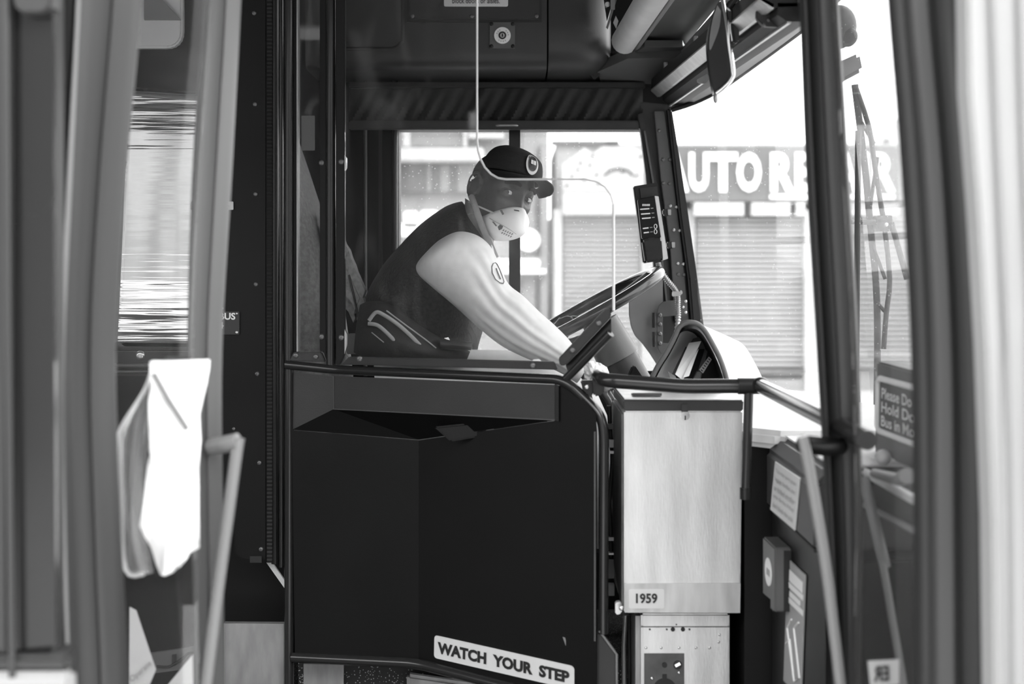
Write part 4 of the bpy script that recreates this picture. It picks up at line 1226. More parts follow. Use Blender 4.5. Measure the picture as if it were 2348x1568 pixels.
Q3 = sideq([(1806, 1280), (1846, 1318), (1836, 1600), (1796, 1560)], XM - .001)
for a, b, l, r_ in ((.07, .16, .15, .9), (.17, .215, .05, .95), (.235, .28, .2, .8), (.29, .335, .02, .98)):
    v, f = prism_data([bil(Q3, l, a), bil(Q3, r_, a), bil(Q3, r_, b), bil(Q3, l, b)], .001, direction=(-1, 0, 0))
    build('print_line', v, f, 'print_white', fs)
for pl_ in (((.35, .45), (.12, .55), (.62, .92), (.9, .85), (.5, .5), (.75, .42)), ((.1, .68), (.3, .62), (.55, .86))):
    tube('icon_line', [bil(Q3, a, b) for a, b in pl_], .002, 'print_white', fs, seg=6)
# sign box seen through the door glass
XB = .70
sgx = thing('warning_sign', 'black sign box with white bordered lettering behind the door glass', 'sign', PX(2050, 1050, XB))
wprism('box', sideq([(2010, 828), (2120, 858), (2120, 1085), (2006, 1040)], XB), .05, 'panel_dark', sgx, .004, direction=(1, 0, 0))
Q4 = sideq([(2014, 866), (2120, 895), (2120, 1028), (2012, 986)], XB - .002)
tube('border', [bil(Q4, a, b) for a, b in ((1, 0), (0.05, 0), (0, .08), (0, .92), (.05, 1), (1, 1))], .006, 'print_white', sgx, seg=8)
for k, s in enumerate(('Please Do Not', 'Hold Doors', 'Bus in Motion')):
    a = .16 + k * .26
    lettering(s, [bil(Q4, .12, a), bil(Q4, 1.1, a), bil(Q4, 1.1, a + .2), bil(Q4, .12, a + .2)], sgx, 'print_white', offset=.01, toward=(-1, 0, 0), lift=.003)
tr = thing('dash_ledge', 'light edged dark ledge with small fittings below the black sign box', 'ledge', PX(2020, 1180, .68))
wprism('ledge', [PX(2000, 1088, .64), PX(2110, 1150, .64), PX(2110, 1240, .64), PX(2000, 1164, .64)], .06, 'panel_charcoal', tr, .004, direction=(1, 0, 0))
tube('ledge_lip', [PX(1940, 1058, .635), PX(2110, 1154, .635)], .008, 'dash_light', tr)
tube('lower_lip', [PX(1985, 1158, .63), PX(2110, 1224, .63)], .006, 'panel_midgrey', tr)
wprism('tray', [PX(1945, 1048, .66), PX(1998, 1050, .66), PX(1998, 1085, .66), PX(1950, 1075, .66)], .05, 'white_plastic', tr, .004, direction=(1, 0, 0))
V, Fc = ellipsoid_data(PX(2025, 1048, .66), .014, .018, .014)
build('knob', V, Fc, 'dash_light', tr)
tube('lever', [PX(2005, 1085, .63), PX(2060, 1100, .62), PX(2080, 1090, .62)], [.008, .010, .013], 'panel_midgrey', tr)
tube('door_rod', [P(1983, 1100, 2.5), P(2015, 1240, 2.4), P(2030, 1300, 2.4)], m(13, 2.4), 'panel_midgrey', tr)
tube('door_rod', [P(2022, 1280, 2.4), P(2084, 1640, 2.3)], m(9, 2.4), 'panel_midgrey', tr)

# ---- instrument hood
ih = thing('instrument_hood', 'arched instrument hood with papers and switches on the dashboard', 'instrument hood', P(1600, 880, 3.45))
front = [(1492, 872), (1508, 840), (1530, 805), (1548, 770), (1556, 752), (1568, 742), (1582, 739), (1600, 743), (1616, 758), (1632, 785), (1650, 820), (1664, 860), (1668, 880)]
def hood_pt(x, y, d):
    return P(x, y, d)
fr = catmull([Vector((x, y, 0)) for x, y in front], 3)
V, Fc = [], []
nb = 6
ctr = Vector((1590, 875, 0))
for p in fr:
    for k in range(nb + 1):
        t = k / nb
        # outer skin sweeps back and to the windscreen side
        x = p.x + 75 * t * t + 20 * t
        y = p.y + 40 * t * t
        V.append(P(x, min(y, 886), 3.38 + .34 * t))
for i in range(len(fr) - 1):
    for k in range(nb):
        a = i * (nb + 1) + k
        Fc.append([a, a + 1, a + nb + 2, a + nb + 1])
hs_ = build('hood_shell', V, Fc, 'dash_light', ih, angle=70)
tube('hood_rim', [P(p.x, p.y, 3.378) for p in fr], m(6, 3.38), 'panel_grey', ih, seg=10)
inner = [((p - ctr) * .90 + ctr) for p in fr]
V, Fc = [], []
for p in inner:
    V += [P(p.x, p.y, 3.385), P(p.x - 8, p.y + 10, 3.60)]
for i in range(len(inner) - 1):
    Fc.append([2 * i, 2 * i + 1, 2 * i + 3, 2 * i + 2])
build('hood_lining', V, Fc, 'panel_dark', ih, angle=70)
prism('instrument_face', [(p.x - 6, p.y + 8) for p in inner], .01, 'panel_dark', ih, d=3.60)
prism('divider', [(1596, 870, 3.42), (1617, 800, 3.50), (1622, 806, 3.50), (1606, 872, 3.42)], .01, 'panel_grey', ih)
prism('divider', [(1540, 862, 3.42), (1573, 795, 3.52), (1578, 798, 3.52), (1548, 868, 3.42)], .01, 'panel_grey', ih)
prism('arch_panel', [(1575, 800, 3.56), (1590, 776, 3.56), (1606, 772, 3.56), (1618, 800, 3.56), (1600, 870, 3.5), (1560, 870, 3.5)], .005, 'panel_charcoal', ih)
sw = prism('switch_row', [(1604, 848, 3.43), (1626, 818, 3.48), (1632, 824, 3.48), (1612, 856, 3.43)], .008, 'dash_light', ih)
for k in range(6):
    t = (k + .5) / 6
    x = 1607 + 21 * t; y = 851 - 30 * t
    prism('switch', [(x - 1, y - 2), (x + 3, y + 1), (x + 2, y + 3), (x - 2, y)], .003, 'ink', sw, d=3.425 + .045 * t)
prism('switch_block', [(1588, 872, 3.41), (1600, 850, 3.42), (1610, 855, 3.42), (1602, 876, 3.41)], .02, 'rubber', ih, .002)
prism('grey_strip', [(1530, 850, 3.40), (1548, 862, 3.40), (1560, 882, 3.38), (1540, 874, 3.38)], .01, 'panel_midgrey', ih)
ppr = thing('paper_slips', 'white paper slips standing inside the instrument hood', 'paper', P(1570, 868, 3.42))
bpy.data.objects.remove(ppr)
p1 = prism('paper_slip', [(1548, 858, 3.42), (1580, 786, 3.48), (1608, 782, 3.48), (1566, 872, 3.42)], .002, 'paper')
tag(p1, 'wide white paper slip standing inside the instrument hood', 'paper')
p2 = prism('paper_slip', [(1566, 866, 3.41), (1586, 824, 3.44), (1602, 800, 3.46), (1580, 862, 3.41)], .002, 'paper')
tag(p2, 'narrow folded white slip leaning on the wider paper slip', 'paper')

# ---- steering wheel and column
sw_ = thing('steering_wheel', 'black bus steering wheel tilted before the driver', 'steering wheel', P(1470, 868, 3.95))
cw = P(1350, 712, 3.95)
ax = Vector((-.48, -.022, .87)).normalized()
e1 = Vector((.876, 0, .483)); e1 = (e1 - ax * e1.dot(ax)).normalized()
e2 = ax.cross(e1)
R_ = .222
tube('rim', [cw + (e1 * math.cos(a * math.pi / 32) + e2 * math.sin(a * math.pi / 32)) * R_ for a in range(64)], .0165, 'black_gloss', sw_, seg=14, closed=True)
V, Fc = ellipsoid_data(cw - ax * .02, .06, .06, .02, 18, 10, R=Matrix((e1, e2, ax)).transposed())
build('hub', V, Fc, 'black_plastic', sw_)
for a in (20, 160, 270):
    a = math.radians(a)
    dr = e1 * math.cos(a) + e2 * math.sin(a)
    tube('spoke', [cw - ax * .02 + dr * .04, cw + dr * (R_ - .005)], .012, 'panel_grey', sw_)
col0 = P(1392, 760, 3.93); cdir = Vector((.47, 0, -.88)).normalized()
c0 = P(1402, 792, 3.93)
v, f = tube_data([c0 - cdir * .07, c0 - cdir * .03, c0 + cdir * .042, c0 + cdir * .044], [m(44, 3.93), m(46, 3.93), m(50, 3.93), m(40, 3.93)], 32)
build('column_collar', v, f, 'panel_grey', sw_, angle=30)
v, f = tube_data([c0 + cdir * .03, c0 + cdir * .25], [m(44, 3.93), m(48, 3.93)], 32)
build('column', v, f, 'panel_charcoal', sw_, angle=30)
tube('hub_shaft', [cw - ax * .01, c0], .02, 'black_plastic', sw_)
prism('column_lever_cover', [(1438, 868, 3.82), (1450, 840, 3.82), (1456, 838, 3.82), (1476, 868, 3.82)], .03, 'panel_dark', sw_, .004)

# ---- grey hinged panel, bracket, handset on the pillar
hp = prism('side_shield', [(1442, 690), (1508, 634), (1520, 640), (1520, 836), (1506, 836), (1490, 811), (1473, 788), (1456, 770), (1447, 750), (1442, 722)], .008, 'panel_midgrey', bevel=.002, d=4.33)
tag(hp, 'grey hinged shield plate with a curved edge below the handset', 'plate')
hb = thing('hinge_bracket', 'black C-shaped bracket with hinge and bolts on the windscreen pillar', 'bracket', P(1530, 820, 4.3))
cbr = [(1576, 689), (1576, 723), (1545, 724), (1519, 726), (1519, 787), (1545, 787), (1545, 818), (1530, 818), (1517, 812), (1509, 800), (1507, 780), (1507, 715), (1511, 701), (1520, 692), (1535, 689)]
prism('bracket', cbr, .012, 'panel_grey', hb, .001, d=4.30)
for y0, y1 in ((717, 751), (761, 795)):
    tube('hinge_barrel', [P(1500, y0, 4.30), P(1500, y1, 4.30)], m(5, 4.3), 'black_gloss', hb)
for y in (722, 743, 765, 787):
    bolt(1513, y, 4.298, 5, hb, 'bolt', 'bolt')
for x, y in ((1572, 691), (1566, 704), (1572, 716)):
    bolt(x, y, 4.298, 3.5, hb, 'bolt_bright', 'rivet')
hsn = thing('fare_display', 'black driver control handset with printed lines mounted on the pillar', 'handset', P(1495, 604, 4.2))
prism('back_plate', [(1452, 427), (1508, 418), (1512, 455), (1531, 594), (1500, 600), (1475, 604), (1462, 500)], .03, 'black_plastic', hsn, .003, d=4.22)
fcx = prism('face', [(1462, 458), (1501, 450), (1516, 545), (1472, 548)], .03, 'panel_dark', hsn, .002, d=4.195)
prism('side_rail', [(1501, 449), (1510, 450), (1532, 593), (1520, 597)], .035, 'steel', hsn, .001, d=4.20)
prism('lower_cup', [(1472, 552), (1486, 545), (1504, 544), (1517, 548), (1521, 597), (1480, 603)], .035, 'black_plastic', hsn, .006, d=4.185)
prism('window', [(1467, 432), (1506, 427), (1509, 448), (1470, 455)], .004, 'ink', hsn, d=4.215)
for (x0, x1, y) in ((1468, 1489, 480), (1470, 1491, 491), (1472, 1492, 501), (1474, 1487, 524), (1476, 1488, 534)):
    prism('print_line', [(x0, y - 1.4), (x1, y - 3), (x1, y - .4), (x0, y + 1.2)], .001, 'print_white', fcx, d=4.193)
    prism('print_mark', [(x1 + 3, y - 3.2), (x1 + 9, y - 3.8), (x1 + 9, y - 2), (x1 + 3, y - 1.4)], .001, 'sticker_grey', fcx, d=4.193)
for k in range(6):
    x = 1473 + k * 3
    prism('print_mark', [(x, 468), (x + 2, 467.6), (x + 2, 472), (x, 472.4)], .001, 'print_white', fcx, d=4.193)
for cy in (519, 531):
    tube('button_ring', [P(1503 + 3.2 * math.cos(a * .5236), cy + 5 * math.sin(a * .5236), 4.192) for a in range(12)], m(.8, 4.2), 'print_white', fcx, seg=5, closed=True)
for x, y in ((1530, 487), (1539, 562)):
    prism('clamp', [(x - 10, y - 7), (x + 3, y - 9), (x + 9, y - 6), (x + 9, y + 6), (x - 2, y + 9), (x - 9, y + 6)], .03, 'rubber', hsn, .003, d=4.24)
    prism('clamp_lug', [(x + 1, y - 7), (x + 9, y - 7), (x + 9, y + 6), (x + 2, y + 6)], .02, 'steel_dull', hsn, .001, d=4.235)
cpath = catmull([P(1509, 602, 4.24), P(1514, 618, 4.24), P(1528, 640, 4.24), P(1546, 662, 4.25), P(1553, 676, 4.25), P(1554, 700, 4.26), P(1555, 730, 4.26), P(1550, 775, 4.26)], 24)
rads = [m(6.5, 4.25) * (1 if (i // 2) % 2 else .72) for i in range(len(cpath))]
cdt = tube('spiral_cable', cpath, rads, 'steel_dull', hsn, seg=12)
prism('cable_clip', [(1541, 668), (1562, 668), (1562, 678), (1541, 680)], .02, 'chrome', hsn, .002, d=4.235)
prism('cable_clip', [(1560, 664), (1566, 668), (1564, 676), (1558, 674)], .02, 'chrome', hsn, .002, d=4.235)
# ================================================================== DRIVER SEAT AND JACKET
se = thing('driver_chair', 'grey fabric driver chair behind the partition', 'chair', P(900, 1120, 4.0))
prism('backrest', [(735, 470, 3.86), (792, 556, 3.86), (808, 608, 3.86), (842, 682, 3.86), (815, 756, 3.86), (790, 700, 3.86), (735, 640, 3.86)], .10, 'seat_fabric', se, .02)
v, f = loft_data([(540, 330, 670, 300, 4.0, .2), (600, 560, 740, 520, 4.0, .22), (650, 760, 785, 740, 4.0, .23), (690, 1000, 810, 960, 4.0, .22)], seg=24, power=3.5)
build('back_cushion', v, f, 'seat_fabric', se, angle=60)
v, f = loft_data([(770, 974, 770, 1060, 4.0, .23), (950, 974, 950, 1060, 4.0, .24), (1130, 974, 1130, 1060, 4.0, .23)], seg=24, power=4)
build('seat_cushion', v, f, 'seat_fabric', se, angle=60)
tube('seat_seam', [P(800, 630, 3.855), P(812, 680, 3.855), P(824, 738, 3.855)], .003, 'panel_charcoal', se, seg=6)
boxw('seat_pedestal', P(800, 0, 4).x, P(1080, 0, 4).x, 3.85, 4.15, .62, P(0, 1058, 4).z, 'panel_dark', se, .01)
prism('belt_reel', rr(795, 766, 832, 812, 4), .05, 'panel_midgrey', se, .006, d=3.80)
jk = thing('black_jacket', 'black jacket with pale reflective stripes draped at the seat side', 'jacket', P(950, 830, 3.75))
def jfold(u, t):
    return 1 + .035 * math.sin(5 * t + 9 * u) + .02 * math.sin(11 * t - 6 * u)
jsec = [(826, 700, 812, 806, 3.74, .03), (850, 691, 826, 818, 3.73, .06), (885, 696, 850, 826, 3.72, .075), (930, 722, 890, 832, 3.71, .08), (985, 760, 950, 836, 3.71, .075), (1030, 786, 1005, 836, 3.72, .06), (1078, 806, 1066, 836, 3.73, .03)]
v, f = loft_data(jsec, seg=30, sub=5, fold=jfold)
build('jacket_body', v, f, 'jacket', jk, angle=80)
for pts, r_ in (([(846, 735), (862, 716), (880, 722), (910, 742), (940, 768), (965, 794)], 4.5), ([(844, 742), (866, 746), (890, 766), (915, 792), (936, 802)], 4.5), ([(886, 712), (930, 745), (975, 778), (1000, 798)], 1.6), ([(852, 762), (880, 785)], 1.2)):
    tube('stripe', catmull([P(x, y, 3.632 + .00002 * (x - 900) ** 2 / 10) for x, y in pts], 4), m(r_, 3.65), 'stripe', jk, seg=8, flat=((0, 1, 0), .4))
bt = thing('seat_belt', 'grey seat belt buckle lying on the driver lap', 'seat belt', P(1060, 806, 3.7))
v, f = loft_data([(1010, 776, 1010, 800, 3.66, .02), (1050, 778, 1048, 803, 3.66, .03), (1084, 786, 1080, 803, 3.66, .02)], seg=16)
build('buckle', v, f, 'panel_charcoal', bt)
tube('webbing', [P(1075, 752, 3.68), P(1086, 772, 3.67), P(1090, 800, 3.67)], m(6, 3.68), 'rubber', bt, flat=((0, 1, 0), .3))
prism('buckle_tongue', [(1018, 775), (1028, 773), (1032, 780), (1024, 778)], .004, 'chrome', bt, d=3.63)

# ================================================================== DRIVER
HD = 3.80
yaw, pitch, roll = math.radians(32), math.radians(-4), math.radians(20)
s0 = Vector((math.cos(yaw), math.sin(yaw), 0)); f0 = Vector((math.sin(yaw), -math.cos(yaw), 0)); u0 = Vector((0, 0, 1))
f1 = f0 * math.cos(pitch) - u0 * math.sin(pitch); u1 = u0 * math.cos(pitch) + f0 * math.sin(pitch)
RY = Matrix.Rotation(roll, 3, 'Y')
S_, FWD, UP = RY @ s0, RY @ f1, RY @ u1
EYE = P(1187, 450, HD)
HC = EYE - FWD * .078          # head centre
def H(a, b, c):
    return HC + S_ * a + FWD * b + UP * c
def gs(x, s):
    return math.exp(-(x / s) ** 2)
def head_local(a, b, c):
    """unit direction -> local head point"""
    w_, dp, hh = .076, .098, (.118 if c > 0 else .122)
    x, y, z = a * w_, b * dp, c * hh
    if c < 0:
        t = -c
        x *= 1 - .26 * t ** 1.6
        if b < 0:
            y *= 1 - .42 * t
        else:
            y *= 1 - .06 * t
    if b > 0:
        # flatten the face a little
        x2 = abs(x)
        y += .006 * gs(x, .05) * gs(z + .05, .05)
        y += .009 * gs(x2 - .030, .022) * gs(z - .025, .011)          # brow
        y += .003 * gs(x, .02) * gs(z - .03, .02)
        y -= .021 * gs(x2 - .033, .021) * gs(z - .001, .0145)          # sockets
        nz_ = gs(x, .0105)
        y += nz_ * (.010 * gs(z + .0, .022) +   .019 * gs(z + .036, .018))  # nose
        y += .008 * gs(x2 - .048, .022) * gs(z + .026, .020)          # cheekbone
        y -= .004 * gs(x2 - .048, .012) * gs(z + .07, .02)
        y += .006 * gs(x, .022) * gs(z + .108, .016)                   # chin
    return x, y, z
NU, NV = 150, 100
V, Fc = [], []
for j in range(NV + 1):
    th = math.pi * j / NV
    for i in range(NU):
        ph = 2 * math.pi * i / NU
        ph = ph - .35 * math.sin(ph)         # denser in front
        a, b, c = math.sin(th) * math.sin(ph), math.sin(th) * math.cos(ph), math.cos(th)
        V.append(H(*head_local(a, b, c)))
for j in range(NV):
    for i in range(NU):
        Fc.append([j * NU + i, j * NU + (i + 1) % NU, (j + 1) * NU + (i + 1) % NU, (j + 1) * NU + i])
head = (V, Fc)
Rh = Matrix((S_, FWD, UP)).transposed()
def ear(side):
    parts = []
    R2 = Rh @ Matrix.Rotation(math.radians(30 * side), 3, 'Z') @ Matrix.Rotation(math.radians(-10), 3, 'X')
    c = H(side * .079, -.014, -.006)
    parts.append(ellipsoid_data(c + R2 @ Vector((side * .004, 0, 0)), .006, .019, .031, 16, 12, R2))
    rim_ = []
    for k in range(15):
        t = math.radians(-70 + 250 * k / 14)
        rim_.append(c + R2 @ Vector((side * .012, -math.cos(t - 1.57) * .0 - .021 * math.sin(t + .2), .034 * math.cos(t - .1) + .002)))
    parts.append(tube_data(rim_, [.0035 + .001 * math.sin(k * .45) for k in range(15)], 8))
    parts.append(ellipsoid_data(c + R2 @ Vector((side * .008, .004, -.027)), .005, .008, .009, 10, 8, R2))
    parts.append(ellipsoid_data(c + R2 @ Vector((side * .008, .014, -.004)), .004, .004, .008, 10, 8, R2))
    return parts
eye_c = [H(s * .0325, .0705, .0005) for s in (-1, 1)]
lids = [ellipsoid_data(c, .0148, .0148, .0148, 24, 16) for c in eye_c]
neck = loft_data([(1090, 400, 1160, 450, 3.86, .05), (1088, 440, 1148, 490, 3.88, .058), (1082, 465, 1140, 525, 3.91, .062), (1060, 490, 1120, 560, 3.95, .075), (1020, 540, 1090, 620, 3.97, .09)], seg=20)
torso = loft_data([(1055, 480, 1112, 545, 3.97, .08), (1022, 498, 1112, 588, 3.98, .16), (975, 535, 1108, 640, 3.98, .19), (930, 585, 1104, 700, 3.98, .19), (888, 640, 1094, 760, 3.98, .18), (862, 705, 1085, 810, 3.98, .17), (865, 800, 1085, 880, 3.98, .17)], seg=28)
arm = loft_data([(1030, 565, 985, 610, 3.76, .05), (1060, 560, 1000, 630, 3.75, .055), (1110, 600, 1045, 670, 3.73, .05), (1160, 680, 1110, 735, 3.71, .046), (1215, 735, 1170, 785, 3.70, .042), (1270, 775, 1240, 820, 3.69, .034), (1318, 815, 1295, 850, 3.68, .026), (1345, 838, 1325, 866, 3.67, .024)], seg=18)
arm2 = loft_data([(1060, 570, 1010, 620, 4.2, .05), (1130, 650, 1085, 700, 4.18, .05), (1190, 720, 1150, 765, 4.14, .045), (1240, 765, 1215, 800, 4.10, .034), (1268, 785, 1250, 806, 4.07, .026)], seg=18)
def hand(wrist, dirv, side, palmn, curl, sc=1.0):
    """palm and five bent fingers"""
    dirv = dirv.normalized(); palmn = (palmn - dirv * palmn.dot(dirv)).normalized()
    lat = dirv.cross(palmn) * side
    parts = []
    pal = tube_data([wrist - dirv * .02, wrist + dirv * .02, wrist + dirv * .055, wrist + dirv * .088], [.024, .033, .041, .036], 16, flat=(palmn, .42))
    parts.append(pal)
    for k, (o, L) in enumerate(((-.030, .068), (-.010, .078), (.010, .073), (.029, .058))):
        p = wrist + dirv * (.08 - abs(k - 1.3) * .004) + lat * o
        pts = [p]; ang = 0.15
        for q, fr_ in enumerate((.45, .32, .26)):
            ang += curl * (.6 + .3 * q)
            pts.append(pts[-1] + (dirv * math.cos(ang) + palmn * math.sin(ang)) * L * fr_)
        parts.append(tube_data(catmull(pts, 3), [.0092 - .0026 * i / 9 for i in range(10)], 10))
        parts.append(ellipsoid_data(pts[-1], .0066, .0066, .0066, 8, 6))
    p = wrist + dirv * .025 - lat * .030
    td = (dirv * .6 - lat * .75 + palmn * .35).normalized()
    pts = [p, p + td * .035, p + td * .035 + (dirv * .8 - lat * .2 + palmn * .6).normalized() * .03, p + td * .035 + (dirv * .7 + palmn * .9).normalized() * .055]
    parts.append(tube_data(catmull(pts, 3), [.0125 - .0045 * i / 9 for i in range(10)], 10))
    parts.append(ellipsoid_data(pts[-1], .008, .008, .008, 8, 6))
    return parts
wr1 = P(1338, 854, 3.67)
h1 = hand(wr1, P(1400, 900, 3.64) - wr1, 1, Vector((-.5, .3, -.8)), .35)
wr2 = P(1262, 797, 4.07)
h2 = hand(wr2, P(1285, 760, 4.07) - wr2, -1, Vector((.7, -.4, .2)), .75)
leg1 = loft_data([(880, 812, 880, 960, 3.86, .09), (1000, 806, 1000, 950, 3.85, .085), (1180, 812, 1180, 930, 3.84, .075), (1300, 840, 1300, 940, 3.83, .062)], seg=20)
leg2 = loft_data([(880, 820, 880, 960, 4.12, .09), (1000, 816, 1000, 950, 4.12, .085), (1180, 822, 1180, 930, 4.12, .075), (1300, 845, 1300, 940, 4.12, .062)], seg=20)
shin1 = tube_data([P(1300, 890, 3.83), P(1380, 1080, 3.86), P(1400, 1260, 3.9)], [.058, .056, .04], 14)
shin2 = tube_data([P(1300, 890, 4.12), P(1370, 1080, 4.12), P(1390, 1260, 4.12)], [.058, .056, .04], 14)
allp = [head, neck, torso, arm, arm2, leg1, leg2, shin1, shin2] + lids + ear(-1) + ear(1) + h1 + h2
V, Fc = join_data(*allp)
drv = thing('person', 'bus driver in cap, mask and dark vest leaning over the steering wheel', 'person', P(980, 1120, 3.98))
tmp = build('body_tmp', V, Fc, 'skin')
md = tmp.modifiers.new('r', 'REMESH'); md.mode = 'VOXEL'; md.voxel_size = .0031; md.use_smooth_shade = True
dg = bpy.context.evaluated_depsgraph_get()
me = bpy.data.meshes.new_from_object(tmp.evaluated_get(dg))
off = tmp.location - drv.location
me.transform(Matrix.Translation(off))
bpy.data.objects.remove(tmp)
body = bpy.data.objects.new('body', me)
me.materials.clear(); me.materials.append(MATS['skin'])
for p in me.polygons: p.use_smooth = True
link(body); body.parent = drv
sm = body.modifiers.new('soften', 'SMOOTH'); sm.iterations = 2; sm.factor = .5

# eyes: almond shaped openings with iris turned to the camera
def eye_patch(c, R, rows, material, parent, name):
    V, Fc = [], []
    n, mm = 22, 8
    for i in range(n + 1):
        az = -58 + 116 * i / n
        k = max(0, math.cos(math.radians(az / 58 * 90))) ** .8
        up_, lo_ = rows[0] * k, rows[1] * k
        for j in range(mm + 1):
            el = lo_ + (up_ - lo_) * j / mm
            a, e = math.radians(az), math.radians(el)
            V.append(c + Rh @ Vector((math.sin(a) * math.cos(e), math.cos(a) * math.cos(e), math.sin(e))) * R)
    for i in range(n):
        for j in range(mm):
            q = i * (mm + 1) + j
            Fc.append([q, q + 1, q + mm + 2, q + mm + 1])
    return build(name, V, Fc, material, parent, angle=180)
for side, c in zip((-1, 1), eye_c):
    e = eye_patch(c, .0160, (23, -19), 'eye_white', drv, 'eye')
    g = (Vector((.0, -1, -.04))).normalized()
    gl_ = Rh.transposed() @ g
    az = math.atan2(gl_.x, gl_.y); el = math.asin(gl_.z)
    V, Fc = [], []
    cc_ = c
    t1 = g.orthogonal().normalized(); t2 = g.cross(t1)
    V.append(cc_ + g * .0168)
    ir = 20
    for k in range(ir):
        a = 2 * math.pi * k / ir
        dv = (g * math.cos(math.radians(25)) + (t1 * math.cos(a) + t2 * math.sin(a)) * math.sin(math.radians(25)))
        # keep the iris inside the lids
        lv = Rh.transposed() @ dv
        azk = math.degrees(math.atan2(lv.x, lv.y)); elk = math.degrees(math.asin(max(-1, min(1, lv.z))))
        kk = max(0, math.cos(math.radians(max(-90, min(90, azk / 58 * 90))))) ** .8
        elk = max(-19 * kk, min(23 * kk, elk))
        a2, e2_ = math.radians(azk), math.radians(elk)
        V.append(cc_ + Rh @ Vector((math.sin(a2) * math.cos(e2_), math.cos(a2) * math.cos(e2_), math.sin(e2_))) * .0168)
    for k in range(ir):
        Fc.append([0, 1 + k, 1 + (k + 1) % ir])
    build('iris', V, Fc, 'iris', e)
    lid_u, lid_l, brow = [], [], []
    for i in range(13):
        a_ = -60 + 120 * i / 12
        k = max(0, math.cos(math.radians(a_ / 60 * 90))) ** .8
        for arr, r0, el_ in ((lid_u, .0164, 23 * k + 2), (lid_l, .0160, -19 * k - 2)):
            a2, e2_ = math.radians(a_), math.radians(el_)
            arr.append(c + Rh @ Vector((math.sin(a2) * math.cos(e2_), math.cos(a2) * math.cos(e2_), math.sin(e2_))) * r0)
    tube('upper_lid', lid_u, .0014, 'hair', drv, seg=6)
    tube('lower_lid', lid_l, .0010, 'skin', drv, seg=6)
    bp_ = []
    for i in range(9):
        t = i / 8
        x = side * (.014 + .036 * t)
        z = .026 + .005 * math.sin(math.pi * min(1, t * 1.1)) - .003 * t
        # find surface depth
        a = x / .076; cc2 = z / .118
        b = math.sqrt(max(0, 1 - a * a - cc2 * cc2))
        _, yy, _ = head_local(a, b, cc2)
        bp_.append(H(x, yy + .002, z))
    tube('eyebrow', bp_, [.0028 + .003 * math.sin(math.pi * (.15 + .75 * i / 8)) for i in range(9)], 'hair', drv, seg=8)
# close-cropped hair at the temple and nape
# cap
cp_ = Vector((0, -.006, .046))
def cap_pt(th, ph, grow=0.0):
    a, b, c = math.sin(th) * math.sin(ph), math.sin(th) * math.cos(ph), math.cos(th)
    r_ = 1.0 + .02 * (1 - c)
    x = a * (.083 + grow) * r_
    y = b * (.104 + grow) * r_
    zz = cp_.z + .063 * (c ** .85 if c > 0 else 0)
    zz += (.010 * b - .012 * max(0, -b)) * (1 - c)      # rim lower at the back
    st_ = 1 / (1 + math.exp(-(b + .03) / .03))           # raised front panels with a step behind
    zz += .022 * st_ * min(1, c * 2.0)
    return H(x, y + cp_.y, zz)
V, Fc = [], []
nu, nv = 64, 24
for j in range(nv + 1):
    th = (math.pi / 2) * j / nv
    for i in range(nu):
        V.append(cap_pt(th, 2 * math.pi * i / nu))
for j in range(nv):
    for i in range(nu):
        Fc.append([j * nu + i, j * nu + (i + 1) % nu, (j + 1) * nu + (i + 1) % nu, (j + 1) * nu + i])
cap = build('cap', V, Fc, 'cap_cloth', drv, angle=80)
so = cap.modifiers.new('thickness', 'SOLIDIFY'); so.thickness = .003; so.offset = 1
V, Fc = [], []
nt_, ne = 30, 10
for i in range(nt_ + 1):
    t = math.radians(-78 + 156 * i / nt_)
    p0 = Vector((math.sin(t) * .083 * 1.02, math.cos(t) * .104 * 1.02 + cp_.y, cp_.z + .008 * math.cos(t)))
    for j in range(ne + 1):
        e_ = j / ne
        L = .086 * max(0, math.cos(t)) ** .6
        x = p0.x * (1 + .06 * e_ * (1 if abs(t) < 1 else .5))
        y = p0.y + L * e_
        z = p0.z - .026 * (x / .085) ** 2 * (.2 + .8 * e_) - .002 * e_
        V.append(H(x, y, z))
for i in range(nt_):
    for j in range(ne):
        a = i * (ne + 1) + j
        Fc.append([a, a + 1, a + ne + 2, a + ne + 1])
brim = build('brim', V, Fc, 'cap_cloth', cap, angle=80)
so = brim.modifiers.new('thickness', 'SOLIDIFY'); so.thickness = .004; so.offset = 0
# round badge on the cap front
def capf(u, v, lift=.004):
    """u across, v up on the cap front (metres)"""
    th = math.acos(max(0, min(1, max(0, (v - .006) / .085)))) if v > .006 else math.pi / 2
    p = cap_pt(th, u / .100)
    return p + FWD * lift * .9 + UP * lift * .35
def cap_disc(name, cu, cvv, pts, material, lift, parent=cap):
    vv = [capf(cu, cvv, lift)] + [capf(cu + a, cvv + b, lift) for a, b in pts]
    fs_ = [[0, 1 + k, 1 + (k + 1) % len(pts)] for k in range(len(pts))]
    return build(name, vv, fs_, material, parent, smooth=False)
circ = lambda r_, n=28: [(r_ * math.cos(2 * math.pi * k / n), r_ * math.sin(2 * math.pi * k / n)) for k in range(n)]
bc = .034
bdg = cap_disc('badge', .0, bc, circ(.0255), 'badge_white', .0085)
bdk = cap_disc('badge_rim', .0, bc, circ(.0185), 'panel_charcoal', .0095, bdg)
cap_disc('badge_bus', .0, bc - .002, [(-.0125, -.012), (.0125, -.012), (.0125, .006), (.010, .0095), (-.010, .0095), (-.0125, .006)], 'ink', .0105, bdg)
for sx in (-1, 1):
    cap_disc('badge_window', sx * .0056, bc + .001, [(-.0048, -.0045), (.0048, -.0045), (.0048, .0055), (-.0048, .0055)], 'badge_white', .0115, bdg)
